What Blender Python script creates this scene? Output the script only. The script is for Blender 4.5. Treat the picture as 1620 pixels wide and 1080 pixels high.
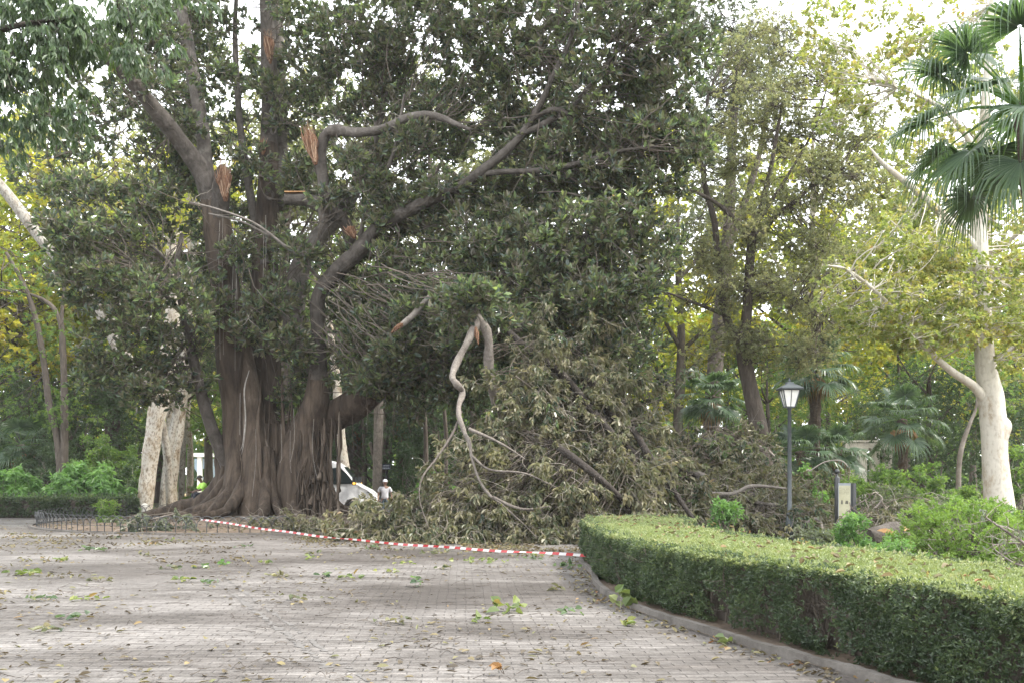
import bpy, math, random
import numpy as np
from mathutils import Vector
R = math.radians
HAZE = 0.00028
for o in list(bpy.data.objects): bpy.data.objects.remove(o)
SC = bpy.context.scene
COL = SC.collection

# ------------------------------------------------------------------ camera, sky, sun, exposure
F = 1575.0; EYE = 1.6; CX = 810.0; HY = 757.0
cam_d = bpy.data.cameras.new('camera'); cam = bpy.data.objects.new('camera', cam_d); COL.objects.link(cam)
cam.location = (0, 0, EYE); cam.rotation_euler = (R(90), 0, 0)
cam_d.sensor_width = 36.0; cam_d.lens = 36.0*F/1620.0
cam_d.shift_y = (HY-540.0)/1620.0
cam_d.clip_start = 0.1; cam_d.clip_end = 2000
SC.camera = cam

SUN_EL, SUN_AZ = 54.0, 105.0         # azimuth measured from +Y towards +X (veiled sun high to the right)
w = bpy.data.worlds.new('World'); SC.world = w; w.use_nodes = True
nt = w.node_tree; nt.nodes.clear()
out = nt.nodes.new('ShaderNodeOutputWorld'); bg = nt.nodes.new('ShaderNodeBackground')
sky = nt.nodes.new('ShaderNodeTexSky'); sky.sky_type = 'NISHITA'; sky.sun_disc = False
sky.sun_elevation = R(SUN_EL); sky.sun_rotation = R(SUN_AZ); sky.dust_density = 4.0; sky.air_density = 1.2
mixc = nt.nodes.new('ShaderNodeMix'); mixc.data_type = 'RGBA'
mixc.inputs[0].default_value = 0.88
nt.links.new(sky.outputs[0], mixc.inputs[6]); mixc.inputs[7].default_value = (8.6, 8.8, 9.0, 1)     # bright even cloud cover
nt.links.new(mixc.outputs[2], bg.inputs[0]); bg.inputs[1].default_value = 0.15
nt.links.new(bg.outputs[0], out.inputs[0])
sd = bpy.data.lights.new('sun', 'SUN'); so = bpy.data.objects.new('sun', sd); COL.objects.link(so)
sd.energy = 2.4; sd.angle = R(10); sd.color = (1.0, 0.95, 0.86)
sv = Vector((math.sin(R(SUN_AZ))*math.cos(R(SUN_EL)), math.cos(R(SUN_AZ))*math.cos(R(SUN_EL)), math.sin(R(SUN_EL))))
so.rotation_euler = sv.to_track_quat('Z', 'Y').to_euler(); so.location = (0, 0, 60)
SC.view_settings.view_transform = 'Standard'; SC.view_settings.look = 'None'
SC.view_settings.exposure = 1.55; SC.view_settings.gamma = 1.0
cy = SC.cycles
cy.max_bounces = 7; cy.diffuse_bounces = 4; cy.glossy_bounces = 2; cy.transmission_bounces = 4; cy.transparent_max_bounces = 6
cy.caustics_reflective = False; cy.caustics_refractive = False
cy.use_denoising = True

# ------------------------------------------------------------------ helpers
def P(px, py, Y): return np.array([(px-CX)/F*Y, Y, EYE+(HY-py)/F*Y])
def G(px, py, z=0.0):
    Y = F*(EYE-z)/(py-HY); return P(px, py, Y)
def rgen(s): return np.random.default_rng(s)
def norm(a): return a/np.maximum(np.linalg.norm(a, axis=-1, keepdims=True), 1e-9)

class MB:
    """collects quads/tris with a per-vertex tint value"""
    def __init__(s): s.V = []; s.F = []; s.T = []; s.n = 0
    def add(s, V, Fc, t=0.5):
        V = np.asarray(V, float).reshape(-1, 3); Fc = np.asarray(Fc, int)
        s.V.append(V); s.F.append(Fc+s.n); s.n += len(V)
        s.T.append(np.full(len(V), t) if np.isscalar(t) else np.asarray(t, float))
        return s

def tag(o, label=None, cat=None, group=None, kind=None):
    if label: o['label'] = label
    if cat: o['category'] = cat
    if group: o['group'] = group
    if kind: o['kind'] = kind
    return o

def root(name, label, cat, loc=(0, 0, 0), group=None):
    o = bpy.data.objects.new(name, None); COL.objects.link(o); o.location = tuple(loc); o.empty_display_size = 0.2
    return tag(o, label, cat, group)

def obj(name, mb, mat, parent=None, smooth=False, local=False, extra=None):
    nf0 = sum(len(f) for f in mb.F)
    if extra: mb.F += [f+mb.n for f in extra[0].F]; mb.V += extra[0].V; mb.T += extra[0].T
    V = np.concatenate(mb.V) if mb.V else np.zeros((0, 3))
    T = np.concatenate(mb.T) if mb.T else np.zeros(0)
    if parent is not None and not local:
        q = parent; off = np.zeros(3)
        while q is not None: off += np.array(q.location); q = q.parent
        V = V-off
    me = bpy.data.meshes.new(name)
    nl = sum(f.size for f in mb.F); npoly = sum(len(f) for f in mb.F)
    me.vertices.add(len(V)); me.vertices.foreach_set('co', V.astype(np.float32).ravel())
    me.loops.add(nl); me.loops.foreach_set('vertex_index', np.concatenate([f.ravel() for f in mb.F]).astype(np.int32))
    tot = np.concatenate([np.full(len(f), f.shape[1]) for f in mb.F]); st = np.concatenate([[0], np.cumsum(tot)[:-1]])
    me.polygons.add(npoly); me.polygons.foreach_set('loop_start', st.astype(np.int32)); me.polygons.foreach_set('loop_total', tot.astype(np.int32))
    me.polygons.foreach_set('use_smooth', np.full(npoly, smooth))
    at = me.attributes.new('tint', 'FLOAT', 'POINT'); at.data.foreach_set('value', T.astype(np.float32))
    me.update(calc_edges=True)
    o = bpy.data.objects.new(name, me); COL.objects.link(o)
    me.materials.append(mat)
    if extra: me.materials.append(extra[1]); me.polygons.foreach_set('material_index', (np.arange(npoly) >= nf0).astype(np.int32))
    if parent is not None: o.parent = parent
    return o

def catmull(pts, sub):
    p = np.asarray(pts, float)
    if len(p) < 3 or sub < 2: return p
    e = np.vstack([2*p[0]-p[1], p, 2*p[-1]-p[-2]]); res = []
    for i in range(1, len(e)-2):
        a, b, c, d = e[i-1], e[i], e[i+1], e[i+2]
        for k in range(sub):
            t = k/sub
            res.append(0.5*((2*b)+(c-a)*t+(2*a-5*b+4*c-d)*t*t+(3*b-a-3*c+d)*t**3))
    res.append(p[-1]); return np.array(res)

def tube(mb, pts, rad, seg=8, sub=4, lump=0.0, flute=0.0, rng=None, t=0.5, tip=False, squash=None):
    """a tapered tube along a smooth path; returns the path"""
    rng = rng or rgen(len(pts)*7+seg)
    rad = np.broadcast_to(np.asarray(rad, float), (len(pts),)) if np.ndim(rad) == 0 else np.asarray(rad, float)
    c = catmull(np.column_stack([np.asarray(pts, float), rad]), sub)
    p, r = c[:, :3], np.maximum(c[:, 3], 0.001); n = len(p)
    tan = norm(np.gradient(p, axis=0))
    up = np.array([0, 0, 1.]) if abs(tan[0][2]) < 0.9 else np.array([0, 1., 0])
    u = norm(np.cross(tan[0], up)); ang = np.arange(seg)/seg*2*np.pi
    ph = rng.uniform(0, 6.28, 4); V = []
    for i in range(n):
        u = u-np.dot(u, tan[i])*tan[i]; u = u/np.linalg.norm(u); v = np.cross(tan[i], u)
        k = 1.0
        if lump: k = k+lump*(0.6*np.sin(3*ang+ph[0]+i*0.55)+0.5*np.sin(2*ang+ph[1]-i*0.8)+0.5*math.sin(ph[2]+i*1.1)+rng.normal(0, 0.25, seg))
        if flute: k = k+flute*(np.abs(np.sin(4*ang+ph[3]+i*0.05))-0.6+0.5*np.sin(11*ang+ph[1]+i*.08))
        off = r[i]*k*np.cos(ang); off2 = r[i]*k*np.sin(ang)
        V.append(p[i]+off[:, None]*u+off2[:, None]*v)
    V = np.vstack(V)
    i0 = (np.arange(n-1)*seg)[:, None]; j = np.arange(seg)[None, :]; jn = (j+1) % seg
    Q = np.stack([i0+j, i0+jn, i0+seg+jn, i0+seg+j], -1).reshape(-1, 4)
    mb.add(V, Q, t)
    base = len(V)
    mb.add(np.vstack([V[-seg:], p[-1:]+(tan[-1]*r[-1]*0.6)]), np.stack([np.arange(seg), (np.arange(seg)+1) % seg, np.full(seg, seg)], -1), t)
    mb.add(np.vstack([V[:seg], p[:1]]), np.stack([(np.arange(seg)+1) % seg, np.arange(seg), np.full(seg, seg)], -1), t)
    return p

def twigs(mb, A, B, r0, r1, rng, rings=4, sides=3, bend=0.12, t=None):
    """many thin bent twigs at once from points A to points B"""
    A = np.asarray(A, float); B = np.asarray(B, float); N = len(A)
    if N == 0: return
    d = B-A; L = np.linalg.norm(d, axis=1, keepdims=True); dn = d/np.maximum(L, 1e-6)
    ref = rng.normal(size=(N, 3)); u = norm(np.cross(dn, ref)); v = np.cross(dn, u)
    tt = np.linspace(0, 1, rings)[None, :, None]
    b1 = rng.normal(0, bend, (N, 1, 1)); b2 = rng.normal(0, bend*0.5, (N, 1, 1))
    path = A[:, None]+d[:, None]*tt+L[:, None]*(b1*np.sin(np.pi*tt)*u[:, None]+b2*np.sin(2*np.pi*tt)*v[:, None])
    rr = (np.broadcast_to(np.asarray(r0, float), (N,))[:, None]*(1-tt[0, :, 0])+np.broadcast_to(np.asarray(r1, float), (N,))[:, None]*tt[0, :, 0])
    ang = np.arange(sides)/sides*2*np.pi
    ring = np.cos(ang)[None, None, :, None]*u[:, None, None]+np.sin(ang)[None, None, :, None]*v[:, None, None]
    V = path[:, :, None]+rr[:, :, None, None]*ring
    base = (np.arange(N)*rings*sides)[:, None, None]; i = (np.arange(rings-1)*sides)[None, :, None]; j = np.arange(sides)[None, None, :]; jn = (j+1) % sides
    Q = np.stack([base+i+j, base+i+jn, base+i+sides+jn, base+i+sides+j], -1).reshape(-1, 4)
    tv = rng.uniform(0, 1, N) if t is None else np.full(N, t)
    mb.add(V.reshape(-1, 3), Q, np.repeat(tv, rings*sides))

def leaves(mb, O, D, L, W, rng, tint, fold=0.25, curl=0.12, flat=0.6, simple=False):
    """folded leaves at points O pointing along D (L, W arrays)"""
    N = len(O)
    if N == 0: return
    D = norm(D); up = np.array([0, 0, 1.])
    nrm = up*flat+rng.normal(0, 0.55, (N, 3)); nrm = nrm-(nrm*D).sum(1, keepdims=True)*D; nrm = norm(nrm)
    s = np.cross(D, nrm)
    L = np.broadcast_to(L, (N,))[:, None]; W = np.broadcast_to(W, (N,))[:, None]
    if simple:
        V = np.stack([O, O+D*L*.5+s*W*.5+nrm*W*fold, O+D*L-nrm*L*curl, O+D*L*.5-s*W*.5+nrm*W*fold], 1)
        b = np.arange(N)*4
        Q = np.concatenate([np.stack([b, b+1, b+2], -1), np.stack([b, b+2, b+3], -1)])
        mb.add(V.reshape(-1, 3), Q, np.repeat(tint, 4))
    else:
        V = np.stack([O, O+D*L*.32+s*W*.47+nrm*W*fold, O+D*L*.7+s*W*.4+nrm*(W*fold-L*curl*.4), O+D*L-nrm*L*curl,
                      O+D*L*.7-s*W*.4+nrm*(W*fold-L*curl*.4), O+D*L*.32-s*W*.47+nrm*W*fold], 1)
        b = np.arange(N)*6
        Q = np.concatenate([np.stack([b, b+1, b+2, b+3], -1), np.stack([b, b+3, b+4, b+5], -1)])
        mb.add(V.reshape(-1, 3), Q, np.repeat(tint, 6))

def rosettes(mb, T, D, rng, k=7, L=0.2, W=0.08, spread=(0.4, 1.35), droop=0.15, back=0.12, tint_c=None, var=.4, simple=False, fold=0.22, curl=0.12, flat=0.6):
    """k leaves round each twig tip T with direction D"""
    N = len(T); D = norm(D)
    u = norm(np.cross(D, rng.normal(size=(N, 3)))); v = np.cross(D, u)
    Tn = np.repeat(T, k, 0); Dn = np.repeat(D, k, 0); un = np.repeat(u, k, 0); vn = np.repeat(v, k, 0)
    M = N*k; ph = np.tile(np.arange(k)*2.4, N)+rng.normal(0, .35, M); th = rng.uniform(spread[0], spread[1], M)
    ld = np.cos(th)[:, None]*Dn+np.sin(th)[:, None]*(np.cos(ph)[:, None]*un+np.sin(ph)[:, None]*vn)
    ld[:, 2] -= droop
    o = Tn-Dn*(rng.uniform(0, back, M))[:, None]
    tc = rng.uniform(0, 1, N) if tint_c is None else tint_c
    tint = np.clip(np.repeat(tc, k)*(1-var)+rng.uniform(0, 1, M)**1.3*var, 0, 1)
    leaves(mb, o, ld, L*rng.uniform(.65, 1.2, M), W*rng.uniform(.7, 1.15, M), rng, tint, simple=simple, fold=fold, curl=curl, flat=flat)

def unit(rng, n): return norm(rng.normal(size=(n, 3)))

def clumps(rng, c, rad, nb, br, tips, upb=0.35, shell=0.45):
    """twig tips in nb small blobs inside one ellipsoid; returns tips, dirs, blob centres, blob index"""
    c = np.asarray(c, float); rad = np.asarray(rad, float)
    bd = unit(rng, nb)*(rng.uniform(0.05, 1, nb)**shell)[:, None]
    bc = c+bd*rad
    k = np.repeat(np.arange(nb), tips); s = unit(rng, nb*tips)
    b = br*rng.uniform(.6, 1.25, nb)
    T = bc[k]+s*(b[k]*rng.uniform(.35, 1, len(k))**.5)[:, None]*np.array([1.1, 1.1, .8])
    D = norm(s+0.6*bd[k]+np.array([0, 0, upb]))
    return T, D, bc, k

def nearest(A, B):
    idx = np.empty(len(A), int)
    for i in range(0, len(A), 400):
        d = ((A[i:i+400, None]-B[None])**2).sum(-1); idx[i:i+400] = d.argmin(1)
    return idx

def box(mb, c, s, t=0.5, rot=0.0):
    c = np.asarray(c, float); s = np.asarray(s, float)/2
    v = np.array([[x, y, z] for z in (-1, 1) for x, y in ((-1, -1), (1, -1), (1, 1), (-1, 1))])*s
    cr, sr = math.cos(rot), math.sin(rot)
    v = np.column_stack([v[:, 0]*cr-v[:, 1]*sr, v[:, 0]*sr+v[:, 1]*cr, v[:, 2]])+c
    mb.add(v, [[0, 3, 2, 1], [4, 5, 6, 7], [0, 1, 5, 4], [1, 2, 6, 5], [2, 3, 7, 6], [3, 0, 4, 7]], t)

def lathe(mb, c, prof, seg=16, t=0.5, phase=0.0):
    a = np.arange(seg)/seg*2*np.pi+phase; V = []
    for r, z in prof: V.append(np.column_stack([c[0]+r*np.cos(a), c[1]+r*np.sin(a), np.full(seg, c[2]+z)]))
    n = len(prof); i = (np.arange(n-1)*seg)[:, None]; j = np.arange(seg)[None]; jn = (j+1) % seg
    mb.add(np.vstack(V), np.stack([i+j, i+jn, i+seg+jn, i+seg+j], -1).reshape(-1, 4), t)

def sheet(mb, poly, z):
    """one flat n-gon"""
    p = np.asarray(poly, float); mb.add(np.column_stack([p[:, 0], p[:, 1], np.full(len(p), z)]), [list(range(len(p)))])

# ------------------------------------------------------------------ materials
def mat(name):
    m = bpy.data.materials.new(name); m.use_nodes = True; n = m.node_tree; n.nodes.clear(); return m, n
def N(nt, typ, **kw):
    n = nt.nodes.new(typ)
    for k, v in kw.items():
        if k.startswith('i_'): n.inputs[k[2:].replace('_', ' ')].default_value = v
        else: setattr(n, k, v)
    return n
def ramp(nt, stops):
    r = nt.nodes.new('ShaderNodeValToRGB'); e = r.color_ramp.elements
    e[0].position, e[0].color = stops[0][0], (*stops[0][1], 1)
    e[1].position, e[1].color = stops[-1][0], (*stops[-1][1], 1)
    for p, c in stops[1:-1]:
        x = e.new(p); x.color = (*c, 1)
    return r
def leaf_mat(name, stops, under=None, rough=0.45, trans=0.35, tcol=None, spec=0.5):
    m, nt = mat(name); L = nt.links.new
    a = N(nt, 'ShaderNodeAttribute', attribute_name='tint'); r = ramp(nt, stops); L(a.outputs['Fac'], r.inputs[0])
    col = r.outputs[0]
    if under:
        g = N(nt, 'ShaderNodeNewGeometry'); mx = N(nt, 'ShaderNodeMix', data_type='RGBA')
        L(g.outputs['Backfacing'], mx.inputs[0]); L(col, mx.inputs[6]); mx.inputs[7].default_value = (*under, 1); col = mx.outputs[2]
    p = N(nt, 'ShaderNodeBsdfPrincipled'); p.inputs['Roughness'].default_value = rough; p.inputs['Specular IOR Level'].default_value = spec
    L(col, p.inputs['Base Color'])
    tr = N(nt, 'ShaderNodeBsdfTranslucent'); hs = N(nt, 'ShaderNodeMix', data_type='RGBA', blend_type='MULTIPLY'); hs.inputs[0].default_value = 1
    L(r.outputs[0], hs.inputs[6]); hs.inputs[7].default_value = (*(tcol or (1.6, 1.7, .8)), 1); L(hs.outputs[2], tr.inputs[0])
    ms = N(nt, 'ShaderNodeMixShader'); ms.inputs[0].default_value = trans
    L(p.outputs[0], ms.inputs[1]); L(tr.outputs[0], ms.inputs[2])
    o = N(nt, 'ShaderNodeOutputMaterial'); L(ms.outputs[0], o.inputs[0]); return m
def noisy_mat(name, stops, scale=(1, 1, 1), nscale=4.0, detail=6.0, rough=0.85, bump=0.3, bscale=None, dist=0.05, spec=0.3, tint=0.0, distort=0.0):
    m, nt = mat(name); L = nt.links.new
    tc = N(nt, 'ShaderNodeTexCoord'); mp = N(nt, 'ShaderNodeMapping'); mp.inputs['Scale'].default_value = scale; L(tc.outputs['Object'], mp.inputs[0])
    n1 = N(nt, 'ShaderNodeTexNoise'); n1.inputs['Scale'].default_value = nscale; n1.inputs['Detail'].default_value = detail; n1.inputs['Roughness'].default_value = .65; n1.inputs['Distortion'].default_value = distort
    L(mp.outputs[0], n1.inputs[0]); r = ramp(nt, stops); fac = n1.outputs['Fac']
    if tint:
        a = N(nt, 'ShaderNodeAttribute', attribute_name='tint'); ma = N(nt, 'ShaderNodeMath', operation='MULTIPLY_ADD'); L(a.outputs['Fac'], ma.inputs[0]); ma.inputs[1].default_value = tint; ma.inputs[2].default_value = -tint/2
        ad = N(nt, 'ShaderNodeMath', operation='ADD'); L(ma.outputs[0], ad.inputs[0]); L(fac, ad.inputs[1]); fac = ad.outputs[0]
    L(fac, r.inputs[0])
    p = N(nt, 'ShaderNodeBsdfPrincipled'); p.inputs['Roughness'].default_value = rough; p.inputs['Specular IOR Level'].default_value = spec
    L(r.outputs[0], p.inputs['Base Color'])
    if bump:
        n2 = N(nt, 'ShaderNodeTexNoise'); n2.inputs['Scale'].default_value = bscale or nscale*3; n2.inputs['Detail'].default_value = 8; L(mp.outputs[0], n2.inputs[0])
        b = N(nt, 'ShaderNodeBump'); b.inputs['Strength'].default_value = bump; b.inputs['Distance'].default_value = dist; L(n2.outputs['Fac'], b.inputs['Height']); L(b.outputs[0], p.inputs['Normal'])
    o = N(nt, 'ShaderNodeOutputMaterial'); L(p.outputs[0], o.inputs[0]); return m
def plain(name, col, rough=0.5, metal=0.0, spec=0.5, emit=None):
    m, nt = mat(name); p = N(nt, 'ShaderNodeBsdfPrincipled'); tc = N(nt, 'ShaderNodeTexCoord'); n1 = N(nt, 'ShaderNodeTexNoise'); n1.inputs['Scale'].default_value = 6; n1.inputs['Detail'].default_value = 5
    nt.links.new(tc.outputs['Object'], n1.inputs[0])
    r = ramp(nt, [(.3, tuple(c*.85 for c in col)), (.7, tuple(min(1, c*1.1) for c in col))]); nt.links.new(n1.outputs['Fac'], r.inputs[0]); nt.links.new(r.outputs[0], p.inputs['Base Color'])
    p.inputs['Roughness'].default_value = rough; p.inputs['Metallic'].default_value = metal; p.inputs['Specular IOR Level'].default_value = spec
    if emit: p.inputs['Emission Color'].default_value = (*emit[0], 1); p.inputs['Emission Strength'].default_value = emit[1]
    o = N(nt, 'ShaderNodeOutputMaterial'); nt.links.new(p.outputs[0], o.inputs[0]); return m

M = {}
M['ficus_leaf'] = leaf_mat('ficus_leaf', [(0, (.036, .052, .044)), (.3, (.056, .080, .060)), (.52, (.085, .120, .075)), (.72, (.135, .185, .090)), (.88, (.21, .28, .12)), (.96, (.26, .31, .14)), (1, (.30, .20, .08))], under=(.14, .12, .08), rough=.20, trans=.42, tcol=(1.5, 1.6, .95), spec=.6)
M['wilted_leaf'] = leaf_mat('wilted_leaf', [(0, (.050, .070, .042)), (.3, (.095, .110, .060)), (.55, (.150, .152, .083)), (.8, (.225, .205, .115)), (.95, (.30, .255, .155)), (1, (.17, .09, .045))], under=(.165, .15, .09), rough=.42, trans=.32, tcol=(1.4, 1.45, .9))
M['droop_leaf'] = leaf_mat('droop_leaf', [(0, (.060, .095, .065)), (.5, (.095, .145, .080)), (.93, (.14, .20, .085)), (1, (.33, .29, .09))], under=(.13, .17, .11), rough=.32, trans=.42)
M['plane_leaf'] = leaf_mat('plane_leaf', [(0, (.13, .18, .055)), (.35, (.21, .25, .08)), (.65, (.29, .30, .10)), (.9, (.34, .29, .11)), (1, (.30, .18, .08))], rough=.5, trans=.52, tcol=(1.45, 1.45, .9))
M['yellow_leaf'] = leaf_mat('yellow_leaf', [(0, (.16, .22, .05)), (.4, (.27, .31, .065)), (.75, (.37, .35, .08)), (1, (.42, .32, .10))], rough=.5, trans=.64, tcol=(1.5, 1.45, .7))
M['mid_leaf'] = leaf_mat('mid_leaf', [(0, (.07, .12, .045)), (.5, (.115, .185, .062)), (1, (.19, .25, .075))], rough=.42, trans=.58)
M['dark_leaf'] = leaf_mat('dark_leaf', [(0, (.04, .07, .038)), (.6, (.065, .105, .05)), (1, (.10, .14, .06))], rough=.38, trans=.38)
M['olive_leaf'] = leaf_mat('olive_leaf', [(0, (.11, .135, .075)), (.5, (.17, .185, .095)), (.85, (.23, .225, .11)), (1, (.30, .26, .12))], rough=.5, trans=.5, tcol=(1.5, 1.5, .9))
M['elm_leaf'] = leaf_mat('elm_leaf', [(0, (.15, .17, .105)), (.5, (.22, .235, .135)), (.85, (.28, .275, .15)), (1, (.34, .30, .15))], rough=.5, trans=.55, tcol=(1.45, 1.45, 1))
M['grey_leaf'] = leaf_mat('grey_leaf', [(0, (.085, .105, .08)), (.5, (.12, .14, .10)), (1, (.17, .185, .13))], rough=.4, trans=.38)
M['bright_leaf'] = leaf_mat('bright_leaf', [(0, (.09, .17, .065)), (.5, (.135, .25, .085)), (1, (.20, .32, .105))], rough=.42, trans=.42)
M['lime_leaf'] = leaf_mat('lime_leaf', [(0, (.11, .19, .05)), (.5, (.17, .26, .065)), (1, (.24, .33, .09))], rough=.5, trans=.4)
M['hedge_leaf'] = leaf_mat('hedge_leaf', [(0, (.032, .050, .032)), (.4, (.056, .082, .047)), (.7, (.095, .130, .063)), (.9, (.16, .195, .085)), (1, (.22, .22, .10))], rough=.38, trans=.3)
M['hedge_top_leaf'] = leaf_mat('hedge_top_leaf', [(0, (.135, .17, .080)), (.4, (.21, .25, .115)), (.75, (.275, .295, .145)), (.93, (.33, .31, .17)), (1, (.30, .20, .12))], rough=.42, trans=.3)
M['palm_leaf'] = leaf_mat('palm_leaf', [(0, (.050, .086, .055)), (.6, (.088, .138, .080)), (1, (.17, .21, .14))], rough=.32, trans=.38)
M['dry_leaf'] = leaf_mat('dry_leaf', [(0, (.18, .11, .05)), (.5, (.28, .16, .07)), (1, (.38, .27, .12))], rough=.7, trans=.35, tcol=(1.2, 1.1, .8))
M['litter'] = leaf_mat('litter', [(0, (.060, .048, .034)), (.3, (.11, .088, .055)), (.55, (.17, .14, .07)), (.75, (.12, .125, .055)), (.92, (.23, .18, .085)), (1, (.25, .12, .055))], rough=.6, trans=.2, tcol=(1.2, 1.1, .8))
M['sprig'] = leaf_mat('sprig', [(0, (.10, .14, .055)), (.5, (.165, .20, .075)), (.85, (.24, .25, .095)), (1, (.24, .16, .065))], rough=.5, trans=.3)
M['ficus_bark'] = noisy_mat('ficus_bark', [(.25, (.024, .017, .012)), (.45, (.060, .044, .032)), (.6, (.098, .074, .055)), (.78, (.17, .138, .110))], scale=(1, 1, .16), nscale=4.2, rough=.85, bump=1.0, bscale=12, dist=.07, tint=.45, distort=.5)
M['limb_bark'] = noisy_mat('limb_bark', [(.25, (.030, .024, .020)), (.45, (.062, .053, .045)), (.62, (.098, .085, .074)), (.8, (.17, .152, .135))], scale=(1, 1, .7), nscale=3.4, rough=.8, bump=.9, bscale=14, dist=.05, tint=.5, distort=.6)
M['pale_bark'] = noisy_mat('pale_bark', [(.25, (.075, .062, .052)), (.5, (.145, .125, .108)), (.8, (.24, .215, .19))], scale=(1, 1, .7), nscale=7, rough=.8, bump=.9, bscale=22, dist=.03, tint=.4, distort=.7)
M['twig_bark'] = noisy_mat('twig_bark', [(.2, (.09, .074, .06)), (.5, (.17, .145, .12)), (.8, (.30, .27, .23))], nscale=3, rough=.8, bump=0, tint=.9)
M['dark_bark'] = noisy_mat('dark_bark', [(.25, (.045, .036, .03)), (.5, (.085, .07, .058)), (.75, (.14, .12, .10))], scale=(1, 1, .3), nscale=7, rough=.9, bump=1.0, bscale=18, dist=.04)
M['torn_wood'] = noisy_mat('torn_wood', [(.2, (.07, .032, .018)), (.45, (.20, .105, .06)), (.8, (.38, .27, .185))], scale=(3, 3, .35), nscale=8, rough=.8, bump=.8, dist=.03, tint=.6)
M['cut_wood'] = noisy_mat('cut_wood', [(.25, (.42, .20, .08)), (.7, (.62, .38, .20))], scale=(1, 1, 6), nscale=6, rough=.8, bump=.4)
def plane_bark(name, a, b, c, fleck=.9):
    m, nt = mat(name); L = nt.links.new
    tc = N(nt, 'ShaderNodeTexCoord'); mp = N(nt, 'ShaderNodeMapping'); mp.inputs['Scale'].default_value = (1, 1, .55); L(tc.outputs['Object'], mp.inputs[0])
    n1 = N(nt, 'ShaderNodeTexNoise'); n1.inputs['Scale'].default_value = 2.6; n1.inputs['Detail'].default_value = 7; n1.inputs['Roughness'].default_value = .7; L(mp.outputs[0], n1.inputs[0])
    r = ramp(nt, [(.36, c), (.43, b), (.5, a), (.7, tuple(min(1, x*1.1) for x in a))]); L(n1.outputs['Fac'], r.inputs[0])
    n3 = N(nt, 'ShaderNodeTexNoise'); n3.inputs['Scale'].default_value = 14; n3.inputs['Detail'].default_value = 6; L(mp.outputs[0], n3.inputs[0])
    r3 = ramp(nt, [(.32, (.30, .25, .20)), (.50, (1, 1, 1))]); L(n3.outputs['Fac'], r3.inputs[0])
    mx = N(nt, 'ShaderNodeMix', data_type='RGBA', blend_type='MULTIPLY'); mx.inputs[0].default_value = fleck; L(r.outputs[0], mx.inputs[6]); L(r3.outputs[0], mx.inputs[7])
    p = N(nt, 'ShaderNodeBsdfPrincipled'); p.inputs['Roughness'].default_value = .75; L(mx.outputs[2], p.inputs['Base Color'])
    b = N(nt, 'ShaderNodeBump'); b.inputs['Strength'].default_value = .5; b.inputs['Distance'].default_value = .03; L(n3.outputs['Fac'], b.inputs['Height']); L(b.outputs[0], p.inputs['Normal'])
    o = N(nt, 'ShaderNodeOutputMaterial'); L(p.outputs[0], o.inputs[0]); return m
M['plane_bark'] = plane_bark('plane_bark', (.40, .365, .31), (.28, .23, .165), (.15, .105, .065))
M['plane_bark_grey'] = plane_bark('plane_bark_grey', (.27, .255, .225), (.20, .175, .14), (.10, .08, .06))
M['plane_bark_clean'] = plane_bark('plane_bark_clean', (.47, .44, .375), (.42, .375, .30), (.29, .24, .175), .3)
M['palm_bark'] = noisy_mat('palm_bark', [(.25, (.05, .038, .03)), (.55, (.11, .085, .065)), (.8, (.20, .16, .12))], scale=(1, 1, 3), nscale=9, rough=.95, bump=1.0, dist=.06)
M['iron'] = plain('iron', (.045, .048, .05), .5, .3)
M['post_paint'] = plain('post_paint', (.065, .075, .08), .45, .2)
M['lamp_glass'] = plain('lamp_glass', (.78, .78, .74), .35)
M['stone'] = noisy_mat('stone', [(.3, (.42, .38, .32)), (.7, (.62, .58, .50))], nscale=5, rough=.85, bump=.4)
M['kerb_stone'] = noisy_mat('kerb_stone', [(.25, (.055, .048, .042)), (.5, (.105, .095, .085)), (.8, (.17, .155, .14))], nscale=3, rough=.9, bump=.5, bscale=30, dist=.02)
M['white_stone'] = noisy_mat('white_stone', [(.3, (.6, .57, .5)), (.7, (.75, .72, .66))], nscale=5, rough=.8, bump=.2)
M['soil'] = noisy_mat('soil', [(.25, (.06, .045, .033)), (.5, (.11, .083, .062)), (.8, (.18, .14, .105))], nscale=2.5, rough=.95, bump=.8, bscale=14, dist=.05)
M['ground'] = noisy_mat('ground', [(.3, (.05, .06, .03)), (.5, (.09, .085, .05)), (.7, (.14, .12, .08))], nscale=.6, rough=.95, bump=.6, bscale=8, dist=.05)
M['sand_path'] = noisy_mat('sand_path', [(.3, (.42, .29, .15)), (.7, (.56, .42, .24))], nscale=1.2, rough=.95, bump=.4, bscale=12)
M['white_paint'] = plain('white_paint', (.82, .83, .84), .3)
M['black_plastic'] = plain('black_plastic', (.03, .032, .035), .5)
M['rubber'] = plain('rubber', (.025, .025, .025), .8)
M['steel'] = plain('steel', (.45, .46, .47), .35, .9)
M['car_glass'] = plain('car_glass', (.02, .03, .032), .08, 0, .8)
M['amber'] = plain('amber', (.8, .35, .03), .3, emit=((1, .5, .08), .9))
M['headlight_glass'] = plain('headlight_glass', (.06, .065, .07), .1, 0, .8)
M['skin_tan'] = plain('skin_tan', (.32, .19, .13), .55)
M['skin_dark'] = plain('skin_dark', (.10, .055, .035), .5)
M['white_cotton'] = plain('white_cotton', (.60, .60, .64), .85)
M['blue_jean'] = plain('blue_jean', (.07, .10, .12), .85)
M['hivis'] = plain('hivis', (.45, .80, .13), .7)
M['dark_cloth'] = plain('dark_cloth', (.025, .027, .035), .85)
M['black_hair'] = plain('black_hair', (.015, .012, .01), .6)
M['shoe'] = plain('shoe', (.05, .045, .04), .7)
M['board_blue'] = plain('board_blue', (.02, .026, .05), .45)
M['letter_white'] = plain('letter_white', (.6, .62, .68), .5)
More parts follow.
